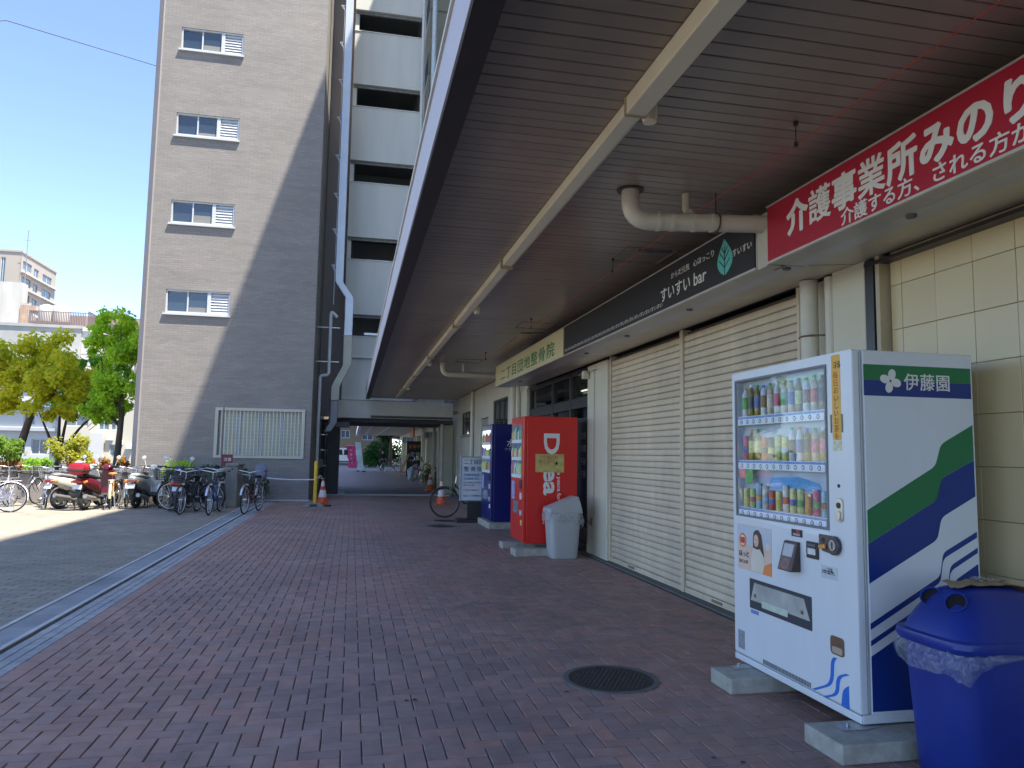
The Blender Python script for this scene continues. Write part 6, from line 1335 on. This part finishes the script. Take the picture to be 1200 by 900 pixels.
sg_ = leafmats('shrub_yellow', (.34,.34,.04), (.24,.28,.03), (.42,.38,.06)); sg2_ = leafmats('shrub_green', (.18,.30,.04), (.12,.22,.03), (.24,.34,.05))
def bush(name, label, c, r3, mats, n, size, seed, cat='shrub'):
    rg = random.Random(seed); t = thing(name, label, cat, (c[0], c[1], 0))
    bl_ = [(Vector(c)+Vector((rg.uniform(-1,1)*r3[0], rg.uniform(-1,1)*r3[1], rg.uniform(-.6,1)*r3[2])), rg.uniform(.35,.7)*min(r3)) for _ in range(22)]
    def fn(rg): q, r_ = rg.choice(bl_); d = Vector((rg.gauss(0,1), rg.gauss(0,1), rg.gauss(0,1))).normalized(); return q+d*r_*rg.uniform(.5,1.1), d
    tl(leafmass(n, fn, size, rg), 'foliage', mats, t, kind='stuff')
    b = MB()
    for q, r_ in bl_[:8]: b.tube([(c[0], c[1], max(0, c[2]-r3[2]-.5)), tuple(q)], [.02,.008], 4)
    tl(b, 'stems', bark, t)
# planter wall with a dark cap
pl = thing('planter_wall', 'long low grey planter wall with dark caps behind the parked bicycles', 'wall', (-8.5, 22.3, 0))
for k in range(4):
    xa = -13.0 + k*1.95
    b = MB(); b.box(xa+.05, xa+1.90, 22.0, 22.18, 0, .76); tl(b, 'panel', M('planter_concrete', (.27,.24,.22), .9, .12, 4, .3), pl, bevel=.01)
    b = MB(); b.box(xa-.045, xa+.045, 21.9, 22.2, 0, .80); tl(b, 'post', M('planter_post', (.05,.05,.05), .8), pl, bevel=.008)
    b = MB(); b.box(xa+.046, xa+1.904, 21.92, 22.5, .765, .84); tl(b, 'cap', M('planter_cap', (.10,.095,.09), .8, .15, 5), pl, bevel=.01)
b = MB(); b.box(-13, -5.2, 22.5, 25.4, .0, .70); tl(b, 'soil', M('soil', (.08,.06,.04), .95, .2, 5), pl)
of = leafmats('orange_flower', (.50,.17,.05), (.42,.24,.06), (.16,.22,.04)); 
bush('azalea', 'orange flowering azalea clump above the planter wall by the tower', (-6.9, 23.6, .95), (.85,.5,.18), of, 3200, .07, 21)
bush('azalea', 'orange flowering azalea at the far left behind the bicycle', (-9.3, 23.6, .85), (.5,.5,.18), of, 1500, .07, 22)
bush('shrub', 'yellow leaved young shrub rising above the planter wall', (-7.85, 23.4, 1.35), (.38,.35,.38), sg_, 1500, .09, 23)
bush('shrub', 'small yellow shrub left of the orange azalea clump', (-7.35, 23.1, 1.05), (.22,.3,.25), sg_, 700, .08, 24)
bush('shrub', 'bright green small bush at the left edge over the planter', (-9.15, 23.0, 1.35), (.3,.3,.30), sg2_, 1200, .08, 25)
bush('shrub', 'low green bush between the orange azalea and the yellow shrub', (-8.45, 23.0, .95), (.3,.3,.16), gl, 900, .08, 26)
bush('shrub', 'small green plant at the foot of the tower behind the silver scooter', (-4.75, 22.3, .75), (.35,.3,.3), yg, 1500, .07, 27)
bush('shrub', 'dark green plants behind the shaded bicycles at the tower foot', (-3.7, 22.3, .65), (.75,.35,.35), leafmats('dark_green', (.03,.09,.025), (.05,.12,.03), (.02,.06,.02)), 4200, .07, 28)
bush('shrub', 'low grass tuft beside the stone post at the tower wall', (-2.6, 22.3, .35), (.25,.3,.25), leafmats('moss_green', (.05,.10,.03), (.07,.12,.04), (.03,.07,.02)), 900, .07, 29)
bush('hedge', 'green shrubbery closing the view at the end of the passage', (3.0, 76, 1.2), (1.7,1.2,1.2), leafmats('hedge', (.03,.10,.03), (.045,.13,.035), (.02,.07,.02)), 5000, .22, 30)  # leaf colours darkened to stand for shade
tree('leafy tree with shade in its leaf colour at the end of the arcade behind the person', (3.6, 72, 0), [((3.6,72,0),.2),((3.6,72,2.5),.15),((3.5,72,4),.1)], [[(3.6,72,2),(2.8,72,3),(2.4,72,3.6)]],
     [((2.6,72,4.0),1.2),((3.8,72,4.3),1.3),((3.3,72,3.2),.9),((1.6,73,4.2),.9)], leafmats('tree_shaded', (.02,.06,.02), (.03,.08,.03), (.015,.04,.015)), 5000, .22, 31)  # shade at the passage end is put into these dark leaf colours

# =================================================================== BACKGROUND BUILDINGS
def bld(name, label, x0, x1, y0, y1, h, m, wins_front=(), wins_side=(), roof=True):
    """block with recessed window openings on the camera side and on its right side"""
    t = thing(name, label, 'building', ((x0+x1)/2, (y0+y1)/2, 0))
    b = MB(); facade(b, x0, x1, 0, h, [w for w in wins_front], y0, .25); tl(b, 'front_wall', m, t)
    b = MB(); facade(b, -y1, -y0, 0, h, [(-w[1], -w[0], w[2], w[3]) for w in wins_side], 0, .25); b.v = [(x1-v[1], -v[0], v[2]) for v in b.v]; tl(b, 'side_wall', m, t)
    b = MB(); b.box(x0+.03, x1-.3, y0+.3, y1-.03, 0, h-.02); tl(b, 'inner_core', M('core_dark', (.05,.05,.055), .9), t)
    if roof: b = MB(); b.box(x0-.15, x1+.15, y0-.15, y1+.1, h, h+.35); tl(b, 'roof', m, t)
    for (a, c, d, e_) in wins_front:
        b = MB(); b.box(a+.06, c-.06, y0+.15, y0+.2, d+.06, e_-.06); w = tl(b, 'window', M('far_glass', (.10,.14,.17), .1, .2, 1), t)
        f = MB(); f.box(a+.001, c-.001, y0+.1, y0+.149, d, d+.08); f.box(a+.001, c-.001, y0+.1, y0+.149, e_-.08, e_); f.box(a, a+.08, y0+.1, y0+.149, d+.081, e_-.081); f.box(c-.08, c, y0+.1, y0+.149, d+.081, e_-.081); f.box((a+c)/2-.04, (a+c)/2+.04, y0+.1, y0+.149, d+.081, e_-.081); f.build('frame', alu, w)
    for (a, c, d, e_) in wins_side:
        b = MB(); b.box(x1-.2, x1-.15, a+.06, c-.06, d+.06, e_-.06); w = tl(b, 'window', M('far_glass2', (.13,.17,.18), .15, .3, 1), t)
        f = MB(); f.box(x1-.149, x1-.1, (a+c)/2-.05, (a+c)/2+.05, d+.07, e_-.07); f.box(x1-.149, x1-.1, a, c, d, d+.069); f.build('frame', alu, w)
    return t
wcol = M('white_render', (.50,.50,.49), .85, .05, .4); ccol = M('cream_render', (.52,.49,.40), .85, .05, .4)
s80 = lambda x, z, k=80/52.: (x*k, 1.45+(z-1.45)*k)
def W(x0, x1, z0, z1):
    a, c = s80(x0, z0); d, e_ = s80(x1, z1); return (a, d, c, e_)
tA = bld('white_house', 'white low building with dark ground floor windows behind the trees', -36.5, -27.35, 80, 92, 6.9, wcol, [W(-21.6,-20.9,1.0,1.95), W(-20.7,-19.9,1.0,1.98), W(-19.57,-18.65,1.0,1.97), W(-20.1,-19.45,2.85,3.42), W(-22.6,-21.6,2.85,3.4)])
b = MB(); b.box(-36.4, -27.4, 79.6, 79.98, 3.0, 3.3); tl(b, 'ledge', M('ledge_grey', (.40,.42,.44), .8), tA); b = MB(); b.box(-36.4, -27.4, 79.5, 79.98, 5.3, 5.7); tl(b, 'awning', M('awning_blue', (.20,.28,.42), .6), tA)
tB = bld('cream_house', 'cream two storey building with wide windows left of the tower', -27.3, -20.5, 79, 92, 7.4, ccol, [W(-17.6,-16.2,2.8,3.6), W(-17.6,-16.1,1.1,1.9), W(-15.6,-15.0,2.6,3.2), W(-14.9,-14.3,2.6,3.2), W(-14.9,-14.3,1.0,1.7)])
b = MB(); b.box(-24.6, -23.4, 78.4, 78.98, 0, 2.9); tl(b, 'porch', wcol, tB)
for k in range(3): b = MB(); b.box(-23.2+k*.9, -22.6+k*.9, 78.7, 78.98, 2.2-k*.4, 2.6-k*.4); tl(b, 'air_conditioner', M('ac_white', (.65,.65,.63), .6), tB, bevel=.03)
# grey block with balconies on its right side
K = 95/62.
gx1 = -20.5*K; gy0, gy1 = 95, 112; gh = 1.45 + (10.5-1.45)*K
gcol = M('weathered_concrete_wall', (.36,.36,.34), .9, .16, .5, .2, 8)
tg = bld('grey_apartment_block', 'weathered grey apartment block with balconies on its right side', gx1-18, gx1, gy0, gy1, gh, gcol, [], [(96+4.2*k, 99.4+4.2*k, gh-2.6-2.9*j, gh-.7-2.9*j) for k in range(4) for j in range(4)])
for j in range(4):
    b = MB(); b.box(gx1+.01, gx1+1.4, gy0+.3, gy1, gh-3.0-2.9*j, gh-2.85-2.9*j); tl(b, 'balcony_slab', gcol, tg)
    b = MB(); b.box(gx1+1.3, gx1+1.4, gy0+.3, gy1, gh-2.84-2.9*j, gh-1.9-2.9*j); tl(b, 'balcony_parapet', wcol, tg)
    for k in range(5): b = MB(); b.box(gx1+.02, gx1+1.29, gy0+.3+4.15*k, gy0+.45+4.15*k, gh-2.84-2.9*j, gh-.2-2.9*j) if j == 0 else b.box(gx1+.02, gx1+1.29, gy0+.3+4.15*k, gy0+.45+4.15*k, gh-2.84-2.9*j, gh-.12-2.9*j-.03); tl(b, 'partition', wcol, tg)
b = MB(); b.box(gx1+.01, gx1+1.6, gy0+.1, gy1, gh+.02-.25, gh+.1); tl(b, 'eave', M('eave_cream', (.60,.56,.48), .8), tg)
b = MB()
for k in range(30): b.box(gx1+.3+k*.0, gx1+.38, gy0+1+k*.5, gy0+1.18+k*.5, gh+.36, gh+2.2); 
for k in range(34): b.box(gx1-6+k*.18, gx1-6+k*.18+.07, gy0+1, gy0+1.08, gh+.36, gh+2.0)
b.box(gx1-6, gx1+.4, gy0+1, gy0+1.05, gh+2.0, gh+2.08); b.box(gx1+.3, gx1+.38, gy0+1, gy1-1, gh+2.2, gh+2.28); tl(b, 'roof_railing', M('railing_brown', (.14,.10,.10), .8), tg)
hr = bld('red_roof_hall', 'building with a reddish roof and dark louvred screen behind the grey block', -50, -30, 118, 150, 18.5, M('louvre_mauve', (.30,.24,.24), .8, .1, .8), [], [])
b = MB(); b.box(-50.5, -29.2, 117.5, 150, 18.86, 20.5); tl(b, 'red_roof', M('roof_pink_brown', (.34,.24,.21), .7, .08, .5), hr)
# tan high rise
hk = 1.0; hx = -56.45
sidew = []
for j in range(9):
    z = 32.1 - j*2.75
    sidew += [(141.0, 144.6, z-.1, z+1.3), (145.6, 147.6, z-.35, z+1.1), (149.4, 153.6, z-.4, z+1.0)]
th_ = bld('tan_high_rise', 'tan high rise apartment block with rows of windows at the far left', hx-4, hx, 140, 155.5, 34.6, M('tan_render', (.38,.335,.28), .85, .05, .3), [(hx-3.0, hx-2.3, 2, 33.6)], sidew)
for j in range(9): b = MB(); b.box(hx+.01, hx+.5, 140.2, 155.3, 31.2-j*2.75, 31.5-j*2.75); tl(b, 'floor_band', M('pale_pink_band', (.48,.46,.43), .8), th_)
b = MB(); b.box(hx-9, hx-4.02, 141, 155, 0, 33.6); tl(b, 'rear_wing', M('tan_render', (.38,.335,.28)), th_)
# stained white block, tank, gabled roof in front of the high rise
st_ = thing('stained_building', 'white rust stained building below the tan high rise at the left edge', 'building', (-38, 100, 0))
b = MB(); b.box(-50, -39.9, 100, 101.6, 0, 21.4); b.box(-39.89, -39.5, 100.5, 101.6, 0, 19.0); tl(b, 'wall', M('stained_white', (.44,.42,.38), .9, .30, .5, .2, 4, stretch=(1,1,.3)), st_)
b = MB(); b.add([(-39.4,101,14.6),(-35.5,101,14.6),(-39.0,101,17.8),(-39.4,103,14.6),(-35.5,103,14.6),(-39.0,103,17.8)], [(0,1,2),(3,5,4),(1,4,5,2),(0,2,5,3),(0,3,4,1)]); tl(b, 'white_gable', wcol, st_)
b = MB(); b.box(-39.9, -39.1, 99.85, 99.95, 14.5, 18.6); b.box(-39.09, -38.2, 99.85, 99.95, 18.0, 18.6); tl(b, 'rust_panel', M('rust_panel', (.36,.25,.18), .9, .2, 2), st_)
wt_ = thing('water_tank', 'round white rooftop water tanks on a dark platform beside the high rise', 'water tank', (-36.0, 100, 16))
for x in (-37.2, -35.6): b = MB(); b.lathe([(.85,16.75),(.9,17.0),(.9,18.5),(.8,18.75),(.15,18.95)], (x, 100.5, 0), 20); tl(b, 'tank', M('tank_cream', (.55,.51,.45), .5, .05), wt_, smooth=40)
b = MB(); b.box(-38.6,-34.2,99.4,101.8,16.45,16.7); tl(b, 'platform', M('platform_brown', (.20,.15,.12), .8), wt_)
for x in (-38.3,-36.9,-35.6,-34.5):
    for y in (99.6, 101.5): b = MB(); b.box(x,x+.12,y,y+.12,15.6,16.449); tl(b, 'leg', M('platform_brown', (.20,.15,.12)), wt_)
an = thing('antenna_mast', 'thin aerial mast on the roof of the tan high rise', 'antenna', (-54, 138, 20)); b = MB(); b.tube([(-55.2,139,20),(-55.2,139,38.3)], .07, 5); tl(b, 'mast', M('mast_grey', (.2,.2,.22)), an); b = MB(); b.bar((-55.7,139,36.5),(-54.7,139,36.5), .05); tl(b, 'crossbar', M('mast_grey', (.2,.2,.22)), an)
# buildings at the end of the passage
eb = bld('brown_building', 'brown and ochre building at the end of the passage', -6, 4.5, 96, 104, 7.5, M('ochre_render', (.22,.17,.11), .8, .15, .4), [(-1.4,-.3,3.2,4.2), (1.2,2.6,3.0,4.4)], [])
# white van at the end of the passage
vn = thing('van', 'white van parked across the end of the passage', 'van', (-1.2, 84, 0), R(6))
b = MB(); b.prism(rounded([(-2.3,.35),(-2.32,1.0),(-2.15,1.75),(-1.6,1.9),(1.4,1.9),(1.75,1.6),(2.15,1.05),(2.3,.9),(2.32,.4),(2.3,.35)], .12), 'y', -.8, .8); b.build('body', M('van_white', (.72,.73,.74), .25), vn, bevel=.05)
for (a, c) in ((-2.0,-1.0),(-.9,.2),(.3,1.35)): b = MB(); b.prism(rounded([(a,1.15),(a+.03,1.72),(c-.08,1.72),(c,1.15)], .05)+[(a,1.15)][:0], 'y', -.812, -.801); b.build('window', darkglass, vn)
for x in (-1.45, 1.45):
    b = MB(); b.lathe([(.001,-.86),(.2,-.86),(.32,-.84),(.33,-.66),(.2,-.66)], (x,0,.33), 18, axis='y'); w = b.build('wheel', rubber, vn); b = MB(); b.lathe([(.001,-.868),(.19,-.866),(.19,-.861)], (x,0,.33), 14, axis='y'); b.build('hubcap', steel, w)
b = MB(); b.box(2.28,2.36,-.7,-.45,.7,.85); b.build('headlight', M('headlight_glass', (.7,.72,.72)), vn); b = MB(); b.box(-2.36,-2.28,-.75,-.6,.8,1.2); b.build('tail_light', M('tail_red', (.4,.01,.01)), vn)
b = MB(); b.prism([(-2.34,.40),(2.34,.40),(2.34,.52),(-2.34,.52)], 'y', -.815, -.802); b.build('sill_trim', blackp, vn)
for o in bpy.data.objects:
    if 'tmp' in o: del o['tmp']
